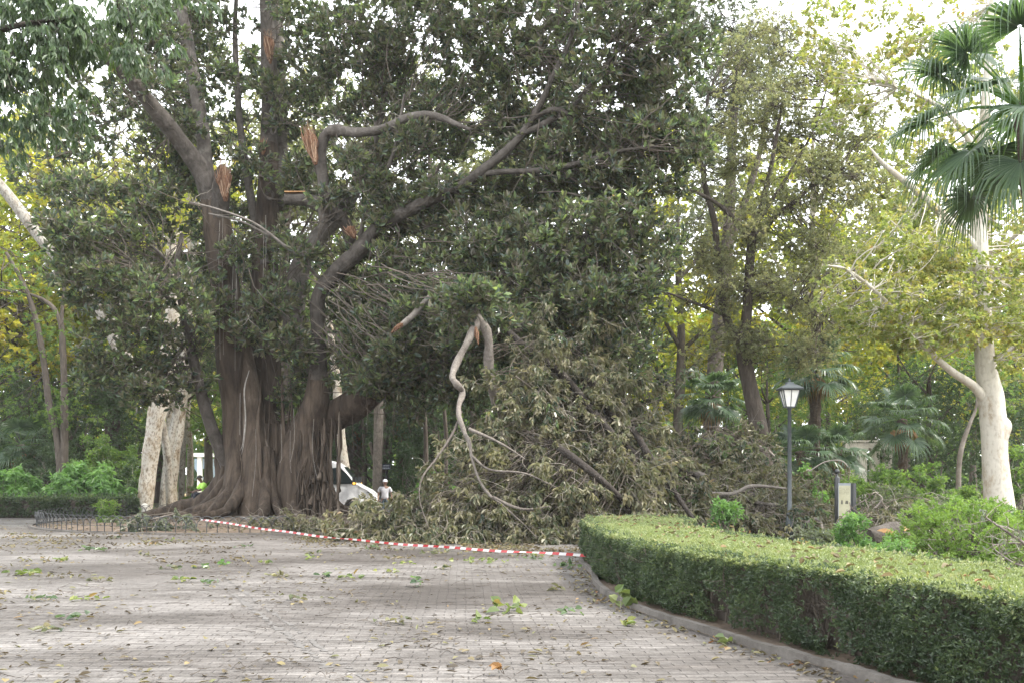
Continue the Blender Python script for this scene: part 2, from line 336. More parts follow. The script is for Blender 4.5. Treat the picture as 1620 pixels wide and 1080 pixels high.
M['sign_face'] = noisy_mat('sign_face', [(.3, (.40, .38, .25)), (.7, (.52, .50, .36))], nscale=4, rough=.5, bump=0)
M['sign_ink'] = plain('sign_ink', (.12, .115, .09), .6)
M['grey_metal'] = plain('grey_metal', (.36, .38, .42), .45, .4)
M['white_wall'] = plain('white_wall', (.72, .72, .70), .8)
M['blue_wall'] = plain('blue_wall', (.42, .55, .70), .7)
M['root_white'] = noisy_mat('root_white', [(.3, (.20, .18, .16)), (.7, (.36, .34, .31))], nscale=8, rough=.8, bump=.3)

def tape_mat():
    m, nt = mat('tape_stripes'); L = nt.links.new
    a = N(nt, 'ShaderNodeAttribute', attribute_name='tint')
    r = ramp(nt, [(0, (.62, .60, .60)), (1, (.42, .04, .045))]); r.color_ramp.interpolation = 'CONSTANT'; r.color_ramp.elements[1].position = .5
    L(a.outputs['Fac'], r.inputs[0]); p = N(nt, 'ShaderNodeBsdfPrincipled'); p.inputs['Roughness'].default_value = .35; L(r.outputs[0], p.inputs['Base Color'])
    tr = N(nt, 'ShaderNodeBsdfTranslucent'); L(r.outputs[0], tr.inputs[0]); ms = N(nt, 'ShaderNodeMixShader'); ms.inputs[0].default_value = .25; L(p.outputs[0], ms.inputs[1]); L(tr.outputs[0], ms.inputs[2])
    o = N(nt, 'ShaderNodeOutputMaterial'); L(ms.outputs[0], o.inputs[0]); return m
M['tape'] = tape_mat()

def paving_mat():
    m, nt = mat('paving'); L = nt.links.new
    tc = N(nt, 'ShaderNodeTexCoord'); mp = N(nt, 'ShaderNodeMapping'); mp.inputs['Rotation'].default_value = (0, 0, R(-3)); L(tc.outputs['Object'], mp.inputs[0])
    nd = N(nt, 'ShaderNodeTexNoise'); nd.inputs['Scale'].default_value = .8; nd.inputs['Detail'].default_value = 5; L(mp.outputs[0], nd.inputs[0])
    off = N(nt, 'ShaderNodeVectorMath', operation='SCALE'); off.inputs['Scale'].default_value = .10; L(nd.outputs['Color'], off.inputs[0])
    ad = N(nt, 'ShaderNodeVectorMath', operation='ADD'); L(mp.outputs[0], ad.inputs[0]); L(off.outputs[0], ad.inputs[1])
    br = N(nt, 'ShaderNodeTexBrick'); br.offset = .5; br.inputs['Scale'].default_value = 1; br.inputs['Brick Width'].default_value = .25; br.inputs['Row Height'].default_value = .125
    br.inputs['Mortar Size'].default_value = .008; br.inputs['Mortar Smooth'].default_value = .9; br.inputs['Bias'].default_value = 0
    br.inputs['Color1'].default_value = (.106, .099, .094, 1); br.inputs['Color2'].default_value = (.124, .117, .112, 1); br.inputs['Mortar'].default_value = (.091, .084, .079, 1)
    L(ad.outputs[0], br.inputs[0])
    def nz(scale, sc, det, ro, st, dis=0.0):
        q = N(nt, 'ShaderNodeMapping'); q.inputs['Scale'].default_value = scale; L(tc.outputs['Object'], q.inputs[0])
        n_ = N(nt, 'ShaderNodeTexNoise'); n_.inputs['Scale'].default_value = sc; n_.inputs['Detail'].default_value = det; n_.inputs['Roughness'].default_value = ro; n_.inputs['Distortion'].default_value = dis; L(q.outputs[0], n_.inputs[0])
        r_ = ramp(nt, st); L(n_.outputs['Fac'], r_.inputs[0]); return n_, r_
    def mul(a, b, f=1.0):
        x = N(nt, 'ShaderNodeMix', data_type='RGBA', blend_type='MULTIPLY'); x.inputs[0].default_value = f; L(a, x.inputs[6]); L(b, x.inputs[7]); return x.outputs[2]
    n1, r1 = nz((.45, 1, 1), .40, 10, .72, [(.38, (.50, .46, .43)), (.46, (.78, .74, .71)), (.53, (1.08, 1.06, 1.04)), (.61, (1.55, 1.54, 1.53))], .4)
    n2, r2 = nz((1, 1, 1), 7, 9, .78, [(.3, (.50, .46, .43)), (.5, (1, 1, 1)), (.7, (1.35, 1.34, 1.33))])
    n3, r3 = nz((.9, 9, 1), 1.0, 8, .8, [(.36, (.48, .45, .42)), (.5, (1, 1, 1)), (.62, (1.6, 1.59, 1.57))])
    n4, r4 = nz((1, 1, 1), 45, 4, .7, [(.3, (.45, .42, .40)), (.52, (1, 1, 1)), (.72, (1.45, 1.45, 1.45))])
    c = mul(mul(mul(mul(br.outputs[0], r1.outputs[0]), r2.outputs[0], .8), r3.outputs[0], .8), r4.outputs[0], .7)
    # a lighter band of worn paving running diagonally across the plaza
    p = N(nt, 'ShaderNodeBsdfPrincipled'); p.inputs['Specular IOR Level'].default_value = .4; L(c, p.inputs['Base Color'])
    rr = N(nt, 'ShaderNodeMapRange'); rr.inputs[3].default_value = .45; rr.inputs[4].default_value = .8; L(n1.outputs['Fac'], rr.inputs[0]); L(rr.outputs[0], p.inputs['Roughness'])
    hm = N(nt, 'ShaderNodeMath', operation='MULTIPLY_ADD'); L(n2.outputs['Fac'], hm.inputs[0]); hm.inputs[1].default_value = .8
    iv = N(nt, 'ShaderNodeMath', operation='SUBTRACT'); iv.inputs[0].default_value = 1; L(br.outputs['Fac'], iv.inputs[1]); L(iv.outputs[0], hm.inputs[2])
    b = N(nt, 'ShaderNodeBump'); b.inputs['Strength'].default_value = .9; b.inputs['Distance'].default_value = .02; L(hm.outputs[0], b.inputs['Height']); L(b.outputs[0], p.inputs['Normal'])
    o = N(nt, 'ShaderNodeOutputMaterial'); L(p.outputs[0], o.inputs[0]); return m
M['paving'] = paving_mat()
M['dust'] = noisy_mat('dust', [(.3, (.070, .065, .061)), (.5, (.118, .111, .105)), (.7, (.18, .172, .165))], scale=(.9, 6, 1), nscale=5, detail=9, rough=.9, bump=.5, bscale=40, dist=.01)
M['dark_dust'] = noisy_mat('dark_dust', [(.3, (.045, .040, .036)), (.5, (.08, .073, .067)), (.7, (.13, .12, .112))], scale=(.9, 6, 1), nscale=5, detail=9, rough=.9, bump=.5, bscale=40, dist=.01)
#@@STRUCT
# ------------------------------------------------------------------ ground, plaza, beds, kerb
g = MB(); sheet(g, [(-180, -60), (180, -60), (180, 180), (-180, 180)], -.03)
tag(obj('ground', g, M['ground']), 'brown and green park soil under trees', 'ground', kind='structure')
kerb_pts = np.array([G(px, py)[:2] for px, py in ((1620, 1150), (1500, 1115), (1380, 1080), (1290, 1055), (1200, 1030), (1100, 1000), (1000, 965), (955, 942), (937, 922))]+[(1.29, 16.6), (1.26, 18.6), (1.45, 20.5), (2.1, 22.0), (3.4, 22.6)])
kerb_line = catmull(kerb_pts, 6)
pz = [(-60, -8), (5.2, -8), (4.4, 3.0)]+[tuple(p) for p in kerb_line]+[(6.5, 24.5), (8, 30), (4, 41), (-2, 46), (-14, 41.2), (-60, 41.2)]
g = MB(); sheet(g, pz, 0.0)
tag(obj('plaza', g, M['paving']), 'worn grey brick paving of the park plaza', 'paving', kind='structure')
def band(mb, a, b, wd, z, seed):
    a = np.array(a[:2]); b = np.array(b[:2]); n_ = np.array([-(b-a)[1], (b-a)[0]]); n_ = n_/np.linalg.norm(n_)*wd/2; q = rgen(seed); m = 160; t = np.linspace(0, 1, m)[:, None]; c = a*(1-t)+b*t+n_*q.normal(0, .15, (m, 1))
    wv_ = .65+.35*np.sin(np.arange(m)[:, None]*.31+seed); e1 = c+n_*(wv_+q.normal(0, .35, (m, 1))); e2 = c-n_*(wv_+q.normal(0, .35, (m, 1))); keep = np.convolve(q.random(m+6), np.ones(7)/7, 'valid') > .40
    mb.add(np.column_stack([np.vstack([e1, e2]), np.full(2*m, z)]), [[m+i, m+1+i, i+1, i] for i in range(m-1) if keep[i]])
g = MB(); band(g, G(338, 915), G(585, 1105), .10, .004, 9); tag(obj('dust_band', g, M['dust']), 'pale dusty wheel mark crossing the paving', 'paving', kind='structure')
g = MB(); band(g, G(358, 915), G(620, 1105), .07, .004, 10); tag(obj('dust_band', g, M['dust']), 'second thin pale wheel mark crossing the paving', 'paving', kind='structure')
bed = [(5.2, -8), (4.4, 3.0)]+[tuple(p) for p in kerb_line]+[(7, 24), (14, 30), (40, 40), (60, 20), (40, -8)]
g = MB(); sheet(g, bed, .02)
tag(obj('planting_bed', g, M['soil']), 'bare brown soil of the bed behind the kerb', 'soil', kind='structure')
def strip(mb, line, wd, z0, z1, rng, side=1):
    """a kerb: box section along a polyline"""
    line = np.asarray(line, float); t = norm(np.gradient(line, axis=0)); n = np.column_stack([-t[:, 1], t[:, 0]])*side
    jit = np.convolve(rng.normal(0, .02, len(line)), np.ones(9)/9, 'same'); a = line+n*jit[:, None]; b = line+n*(wd+jit)[:, None]; m = len(line)
    zz = z1+np.convolve(rng.normal(0, .02, m), np.ones(9)/9, 'same')
    V = np.stack([np.column_stack([a, np.full(m, z0)]), np.column_stack([a+n*.012, zz]), np.column_stack([b-n*.012, zz]), np.column_stack([b, np.full(m, z0)])], 1)
    i = (np.arange(m-1)*4)[:, None]; j = np.arange(3)[None]
    mb.add(V.reshape(-1, 3), np.stack([i+j, i+j+1, i+4+j+1, i+4+j], -1).reshape(-1, 4))
g = MB(); strip(g, catmull(np.vstack([[[5.0, -1], [4.6, 2.0]], kerb_pts]), 16), .10, -.02, .085, rgen(3), side=-1)
tag(obj('kerb', g, M['kerb_stone']), 'rough stone kerb curving round the hedge bed', 'kerb', kind='structure')
# round bed of the big tree: soil raised towards the trunk
RC = np.array([-8.5, 37.0]); RR = 8.4
def mound(x, y):
    d = np.hypot(x-RC[0], y-RC[1]); return .02+.42*np.clip(1-d/RR, 0, 1)**1.2
a = np.linspace(0, 2*np.pi, 97)[:-1]; rr = np.linspace(0, 1, 26)[1:]*RR; rg = rgen(5)
V = [[RC[0], RC[1], mound(*RC)]]
for r_ in rr:
    x = RC[0]+r_*np.cos(a); y = RC[1]+r_*np.sin(a); V += np.column_stack([x, y, mound(x, y)+(rg.normal(0, .025, 96) if r_ < RR-.2 else 0)]).tolist()
g = MB(); g.add(V, np.array([[0, 1+k, 1+(k+1) % 96] for k in range(96)]))
q = [[1+i*96+k, 1+(i+1)*96+k, 1+(i+1)*96+(k+1) % 96, 1+i*96+(k+1) % 96] for i in range(24) for k in range(96)]
g.F.append(np.array(q))
tag(obj('tree_bed', g, M['soil'], smooth=True), 'round bed of dark soil under the giant tree', 'soil', kind='structure')
g = MB(); aa = np.linspace(0, 2*np.pi, 121); strip(g, np.column_stack([RC[0]+(RR)*np.cos(aa), RC[1]+(RR)*np.sin(aa)]), .16, -.02, .045, rgen(6), side=-1)
tag(obj('bed_edging', g, M['kerb_stone']), 'low pale edging round the tree bed', 'kerb', kind='structure')
g = MB(); sheet(g, [P(262, 790, 46)[:2], P(372, 790, 46)[:2], P(352, 770, 150)[:2], P(300, 770, 150)[:2]], .004)
tag(obj('sand_path', g, M['sand_path']), 'ochre sand path leading away behind the tree', 'path', kind='structure')
g = MB(); sheet(g, [G(1390, 838)[:2], G(1480, 838)[:2], G(1452, 800)[:2], G(1410, 800)[:2]], .03)
tag(obj('sand_path', g, M['sand_path']), 'sandy path glimpsed behind the bright shrub at right', 'path', kind='structure')
#@@FICUS
# ------------------------------------------------------------------ the giant ficus
rg = rgen(11)
BX, BY = P(429, 800, 37)[0], 37.0
ficus = root('ficus_tree', 'giant dark ficus with buttressed trunk and torn limbs in the fenced bed', 'tree', (BX, BY, 0))
tr = MB()
# fluted base
th = np.arange(180)/180*2*np.pi; zs = np.concatenate([np.linspace(.0, 1.2, 16), np.linspace(1.3, 3.6, 18)])
V = []
ridge = np.zeros(180); ang0 = rg.uniform(0, 6.28, 40); amp = rg.uniform(.03, .13, 40); wid = rg.uniform(.035, .11, 40)
for i, z in enumerate(zs):
    r0 = 1.38+.85*math.exp(-z/.8)-.12*max(0, z-2.2)
    ridge = np.zeros(180)
    for a0, am, wi in zip(ang0, amp, wid):
        d = (th-a0-.10*z*math.sin(a0*5)+np.pi) % (2*np.pi)-np.pi; ridge += am*(1+2.6*math.exp(-z/.8))*np.exp(-(d/wi)**2)
    rr_ = r0*(1-.06+.05*np.sin(7*th+.6*z)+.03*np.sin(13*th-z))+ridge*1.6
    V.append(np.column_stack([BX+rr_*np.cos(th)*1.05, BY+rr_*np.sin(th)*.95, np.full(180, z)]))
i = (np.arange(len(zs)-1)*180)[:, None]; j = np.arange(180)[None]; jn = (j+1) % 180
tr.add(np.vstack(V), np.stack([i+j, i+jn, i+180+jn, i+180+j], -1).reshape(-1, 4), .35)
tr.add(np.vstack([V[-1], [[BX, BY, 3.4]]]), np.stack([np.arange(180), (np.arange(180)+1) % 180, np.full(180, 180)], -1), .2)
# buttress roots
for k in range(22):
    a0 = k/22*2*np.pi+rg.normal(0, .1); ln = rg.uniform(2.8, 5.0); w_ = rg.uniform(.10, .2); c_, s_ = math.cos(a0), math.sin(a0); tw = rg.normal(0, .2)
    pts = []
    for r_, z_ in ((1.45, 2.3+rg.uniform(-.8, .8)), (1.85, 1.25), (2.35, .62), (2.9, .40), (ln, .27), (ln+.9, .12)):
        aa_ = a0+tw*(r_-1.4)*.4; pts.append((BX+r_*math.cos(aa_), BY+r_*math.sin(aa_), z_))
    tube(tr, pts, [w_*1.1, w_*1.35, w_*1.3, w_*1.0, w_*.6, w_*.3], 8, 4, .08, 0, rg, .35)
# the long root running left
lr = [P(368, 738, 37.4), P(350, 774, 37.6), P(320, 797, 37.8), P(282, 807, 37.6), P(250, 814, 37.2), P(205, 822, 36.6), P(150, 832, 35.9)]
tube(tr, lr, [.38, .46, .42, .34, .27, .15, .05], 12, 5, .07, .05, rg, .3)
tube(tr, [P(390, 760, 36.3), P(350, 792, 35.6), P(310, 808, 35.2), P(260, 822, 34.8)], [.25, .24, .18, .06], 10, 5, .08, .05, rg, .4)
tube(tr, [P(380, 760, 36), P(345, 800, 35), P(325, 814, 34.6)], [.25, .22, .1], 10, 5, .08, .05, rg, .4)
S = 37/F
def px(w_, Y): return w_*Y/F/2
def limb(pts, seg=12, lump=.05, flute=0.0, t=.4, mb=None, sub=5):
    """pts: (px, py, depth, width in px)"""
    return tube(mb, [P(a, b, c) for a, b, c, d in pts], [px(d, c) for a, b, c, d in pts], seg, sub, lump, flute, rg, t)
nodes = []
# stems fused into the trunk
limb([(380, 850, 35.8, 66), (380, 812, 35.9, 64), (381, 740, 36.2, 54), (376, 660, 36.4, 48), (366, 560, 36.2, 50), (356, 450, 36, 46), (346, 370, 36, 44), (338, 318, 36, 42)], 14, .04, .05, .35, tr)
limb([(402, 850, 35.5, 56), (402, 815, 35.5, 54), (406, 730, 35.7, 44), (400, 650, 36.0, 34), (388, 560, 36.3, 26), (378, 500, 36.5, 18)], 12, .04, .04, .5, tr)
limb([(432, 850, 35.8, 78), (432, 810, 35.9, 74), (430, 720, 36.6, 58), (424, 640, 37, 46), (418, 520, 37.2, 42), (420, 400, 37.4, 40), (424, 300, 37.6, 34), (426, 230, 37.8, 28)], 14, .04, .05, .3, tr)
limb([(480, 850, 35.8, 74), (482, 815, 35.8, 70), (486, 740, 35.7, 62), (490, 690, 35.8, 52), (500, 640, 35.5, 44), (504, 590, 35.2, 30)], 14, .04, .06, .4, tr)
limb([(462, 850, 35.5, 56), (462, 815, 35.5, 54), (466, 730, 35.6, 52), (480, 680, 35.8, 44), (494, 640, 35.9, 34)], 12, .05, .06, .35, tr)
limb([(490, 850, 36.2, 50), (492, 812, 36.2, 48), (500, 720, 36.2, 42), (520, 665, 36, 46), (560, 640, 35.4, 52), (604, 606, 34.4, 44), (650, 585, 33.4, 34), (700, 565, 32.4, 26), (760, 545, 31, 18), (820, 520, 30, 10)], 14, .05, .05, .3, tr)
trunk = obj('trunk', tr, M['ficus_bark'], ficus, smooth=True)
# upper limbs: each its own part
def limb_part(pts, **kw):
    b = MB(); p = limb(pts, mb=b, **kw); nodes.append(p[len(p)//3:]); return obj('limb', b, M['limb_bark'], ficus, smooth=True)
limb_part([(338, 325, 36, 36), (318, 272, 35.6, 30), (288, 228, 35, 28), (246, 175, 34, 25), (200, 120, 33, 21), (150, 75, 32, 18), (90, 20, 31, 15), (20, -40, 30, 11)], t=.55)
limb_part([(336, 330, 36.2, 32), (326, 270, 36.6, 24), (318, 190, 37, 22), (300, 90, 37.4, 20), (285, 0, 37.8, 17), (270, -80, 38, 12)], t=.8)
limb_part([(426, 236, 37.8, 28), (426, 120, 37.8, 25), (423, 30, 37.8, 24), (422, -70, 37.6, 19), (430, -150, 37.4, 13)], t=.55)
limb_part([(440, 330, 38.2, 22), (446, 200, 38.6, 18), (442, 90, 38.8, 17), (440, -10, 39, 16), (446, -90, 39, 11)], t=.95)
limb_part([(503, 600, 35.2, 30), (505, 540, 35, 24), (502, 480, 34.6, 23), (516, 448, 34.4, 24), (548, 415, 34, 27), (572, 392, 33.7, 25), (598, 360, 33.4, 20), (645, 334, 33, 20), (700, 308, 32.6, 18), (740, 288, 32.3, 16), (766, 268, 32, 16), (800, 240, 31.8, 14), (826, 212, 31.6, 12), (852, 170, 31.4, 10), (880, 110, 31.2, 9), (900, 70, 31, 7), (915, 10, 31, 5)], t=.45)
limb_part([(756, 276, 32.1, 10), (800, 272, 31.8, 9), (850, 270, 31.4, 9), (920, 258, 31, 8), (975, 240, 30.6, 6), (1040, 232, 30.4, 4)], t=.45)
limb_part([(826, 212, 31.6, 10), (862, 196, 31.4, 11), (900, 172, 31.2, 9), (930, 140, 31, 7), (970, 90, 30.8, 6), (1010, 40, 30.6, 4)], t=.45)
limb_part([(842, 190, 31.5, 7), (866, 176, 31.2, 8), (884, 174, 31, 8), (900, 182, 30.8, 5)], t=.4, seg=8)
limb_part([(514, 352, 34.2, 20), (512, 300, 34, 18), (508, 250, 33.8, 17), (514, 216, 33.6, 16), (530, 206, 33.4, 18), (560, 210, 33.2, 15), (596, 207, 33, 14), (625, 196, 32.8, 14), (655, 184, 32.6, 14), (690, 184, 32.4, 12), (720, 196, 32.2, 8), (745, 206, 32, 5)], t=.65, lump=.08)
limb_part([(560, 400, 35, 16), (545, 352, 34.6, 20), (520, 336, 34.6, 22), (490, 318, 34.8, 20), (452, 316, 35, 18)], t=.4)
limb_part([(462, 560, 37.5, 34), (468, 460, 37.4, 34), (480, 410, 37.2, 30), (508, 370, 37, 26), (545, 330, 36.8, 22), (580, 260, 36.5, 16), (610, 150, 36.2, 11), (640, 40, 36, 7)], t=.9)
limb_part([(360, 735, 36.6, 24), (340, 690, 36.2, 20), (318, 620, 35.8, 18), (302, 550, 35.4, 15), (288, 480, 35, 12), (280, 420, 34.8, 10), (288, 370, 34.6, 6)], t=.5)
limb_part([(292, 500, 35.1, 8), (262, 468, 34.6, 7), (232, 436, 34, 6), (205, 410, 33.6, 4)], t=.6, seg=8)
limb_part([(284, 440, 34.9, 7), (262, 410, 34.6, 6), (230, 380, 34.2, 4)], t=.6, seg=8)
limb_part([(620, 590, 34, 22), (700, 520, 33.6, 18), (770, 455, 33, 15), (850, 410, 32, 11), (930, 370, 31, 7), (1010, 330, 30.4, 4)], t=.3)
limb_part([(420, 420, 37, 18), (400, 330, 37.6, 14), (380, 200, 38, 11), (372, 60, 38, 8), (376, -30, 38, 6), (384, -110, 38, 3)], t=.6)
limb_part([(568, 395, 33.8, 8), (580, 330, 33.5, 7), (620, 250, 33.3, 6), (640, 150, 33.2, 4)], t=.6, seg=8)
limb_part([(505, 440, 34.6, 6), (475, 410, 34, 6), (445, 385, 33.4, 5), (400, 352, 33, 4), (340, 330, 32.8, 3), (300, 320, 32.6, 2)], t=1.0, seg=7)
limb_part([(425, 372, 33.2, 4), (380, 350, 33, 3.4), (330, 338, 32.8, 2.4)], t=1.0, seg=6)
nodes.append(np.array([P(700, 560, 32.4), P(760, 545, 31), P(650, 585, 33.4), P(372, 560, 36.2), P(500, 620, 35.4), P(424, 500, 37.2)]))
NODES = np.vstack(nodes)
# torn wood: bundles of splinters where limbs broke away
def splinters(name, a, b, wpx, Y, n, parent, seed, mm='torn_wood'):
    """a torn wound: narrow at the lower end a, wide and ragged towards b"""
    r_ = rgen(seed); mb = MB(); A = P(*a, Y); B = P(*b, Y); ax = B-A; side = norm(np.cross(ax, [0, 1, 0])); w_ = wpx*Y/F; fr = np.array([0, -1., 0])
    s0 = r_.uniform(-.5, .5, n); d0 = np.sqrt(np.maximum(0, .25-s0**2)); t0 = np.abs(s0)**1.3*.9*r_.uniform(.6, 1.1, n)+r_.uniform(0, .3, n); t1 = np.minimum(1.2, 1-.5*np.abs(s0)+r_.normal(0, .2, n)); t1 = np.maximum(t1, t0+.15)
    q = lambda t: A+ax*t[:, None]+side*(s0*w_*(.35+.65*np.clip(t*1.6, 0, 1)))[:, None]+fr*(d0*w_*.55)[:, None]
    twigs(mb, q(t0), q(t1)+r_.normal(0, w_*.11, (n, 3)), w_*r_.uniform(.02, .09, n), w_*.008, r_, 5, 3, .05)
    tube(mb, [A+ax*.02, A+ax*.3, A+ax*.62, A+ax*.84, A+ax*.96], [w_*.10, w_*.30, w_*.42, w_*.34, w_*.1], 9, 3, .18, .12, r_, .25)
    return obj(name, mb, M[mm], parent)
splinters('torn_wood', (357, 320), (354, 262), 22, 35.1, 90, ficus, 1)
splinters('torn_wood', (500, 262), (487, 204), 22, 33.4, 70, ficus, 2)
splinters('torn_wood', (428, 102), (424, 55), 17, 37.3, 50, ficus, 3)
splinters('torn_wood', (416, 246), (417, 220), 13, 37.1, 30, ficus, 4)
splinters('torn_wood', (562, 378), (550, 358), 18, 33.3, 30, ficus, 5)
limb_part([(344, 350, 35.9, 34), (349, 305, 35.7, 28), (351, 275, 35.6, 22), (352, 262, 35.6, 8)], t=.3)
limb_part([(506, 275, 33.9, 12), (497, 240, 33.8, 14), (488, 208, 33.8, 8)], t=.3, seg=8)
b = MB(); box(b, P(468, 305, 34.9), (.75, .3, .03)); obj('cut_face', b, M['cut_wood'], ficus)
# knot holes
for kx, ky, kY, kr in ((434, 209, 37.0, 5), (220, 151, 33.2, 4), (428, 311, 36.9, 7)):
    b = MB(); c = P(kx, ky, kY); r_ = kr*kY/F; aa = np.linspace(0, 2*np.pi, 15)
    tube(b, [c+np.array([r_*math.cos(q_)*.8, -.12, r_*math.sin(q_)]) for q_ in aa], r_*.35, 6, 1, .1); obj('branch_scar', b, M['limb_bark'], ficus, smooth=True)
# hanging aerial roots
b = MB()
def hang(x, y0, Y0, y1, r_0, sway, n_=6):
    xs = x+np.cumsum(rg.normal(0, sway, n_)); pts = [P(xs[i], y0+(y1-y0)*i/(n_-1), Y0-.75*i/(n_-1)+rg.normal(0, .06)) for i in range(n_)]
    tube(b, pts, [max(.004, r_0*rg.uniform(.55, 1.5)*(.25, .8, 1, 1, 1.1, 1.3)[i]) for i in range(n_)], 5, 4, .12, 0, rg, rg.uniform(0, .9)); return pts
for k in range(112):
    x = rg.triangular(466, 503, 524) if k < 92 else rg.uniform(362, 470); Y0 = (35.8-rg.uniform(0, .4)) if k < 92 else 36.0-rg.uniform(0, .15)
    p_ = hang(x, rg.uniform(630, 700) if k < 92 else rg.uniform(590, 690), Y0, rg.choice([826, 826, rg.uniform(740, 800)]), rg.choice([.012, .02, .035, .055]), 2.6)
    if k % 3 == 0: tube(b, [p_[2], p_[3]+np.array([rg.normal(0, .08), -.05, 0]), p_[5]+np.array([rg.normal(0, .25), -.1, 0])], [.02, .03, .02], 5, 4, .1, 0, rg, .4)
for k in range(5): hang(rg.uniform(526, 542), rg.uniform(645, 670), 35.0+rg.normal(0, .3), rg.choice([824, rg.uniform(730, 790)]), rg.choice([.012, .025, .05]), 2.4)
for k in range(22): hang(rg.uniform(540, 760), rg.uniform(575, 640), 33+rg.normal(0, .5), rg.uniform(660, 730), .007, 2.0)
obj('aerial_roots', b, M['ficus_bark'], ficus, smooth=True)
b = MB()
for k in range(2): tube(b, [P(394+k*.6, 585, 34.9), P(386+k, 615, 34.8), P(388+k*.8, 660, 34.8), P(384+k*1.6, 700, 34.7), P(380+k*2.2, 712+k*6, 34.7)], [.006, .012, .017, .012, .005], 5, 4, .2, 0, rg)
for k in range(9):
    x = rg.uniform(345, 375) if k < 6 else rg.uniform(412, 440); y = rg.uniform(330, 380); tube(b, [P(x, y, 34.95), P(x+rg.normal(0, 1), y+60, 34.95), P(x+rg.normal(0, 2), y+rg.uniform(80, 220), 35.05)], rg.uniform(.004, .008), 4, 3, 0, 0, rg)
for k in range(6):
    x = rg.uniform(360, 500); y = rg.uniform(600, 690); tube(b, [P(x, y, 34.7), P(x+rg.normal(0, 2), y+50, 34.6), P(x+rg.normal(0, 3), y+rg.uniform(60, 110), 34.5)], rg.uniform(.004, .008), 4, 3, 0, 0, rg)
obj('pale_root', b, M['root_white'], ficus)

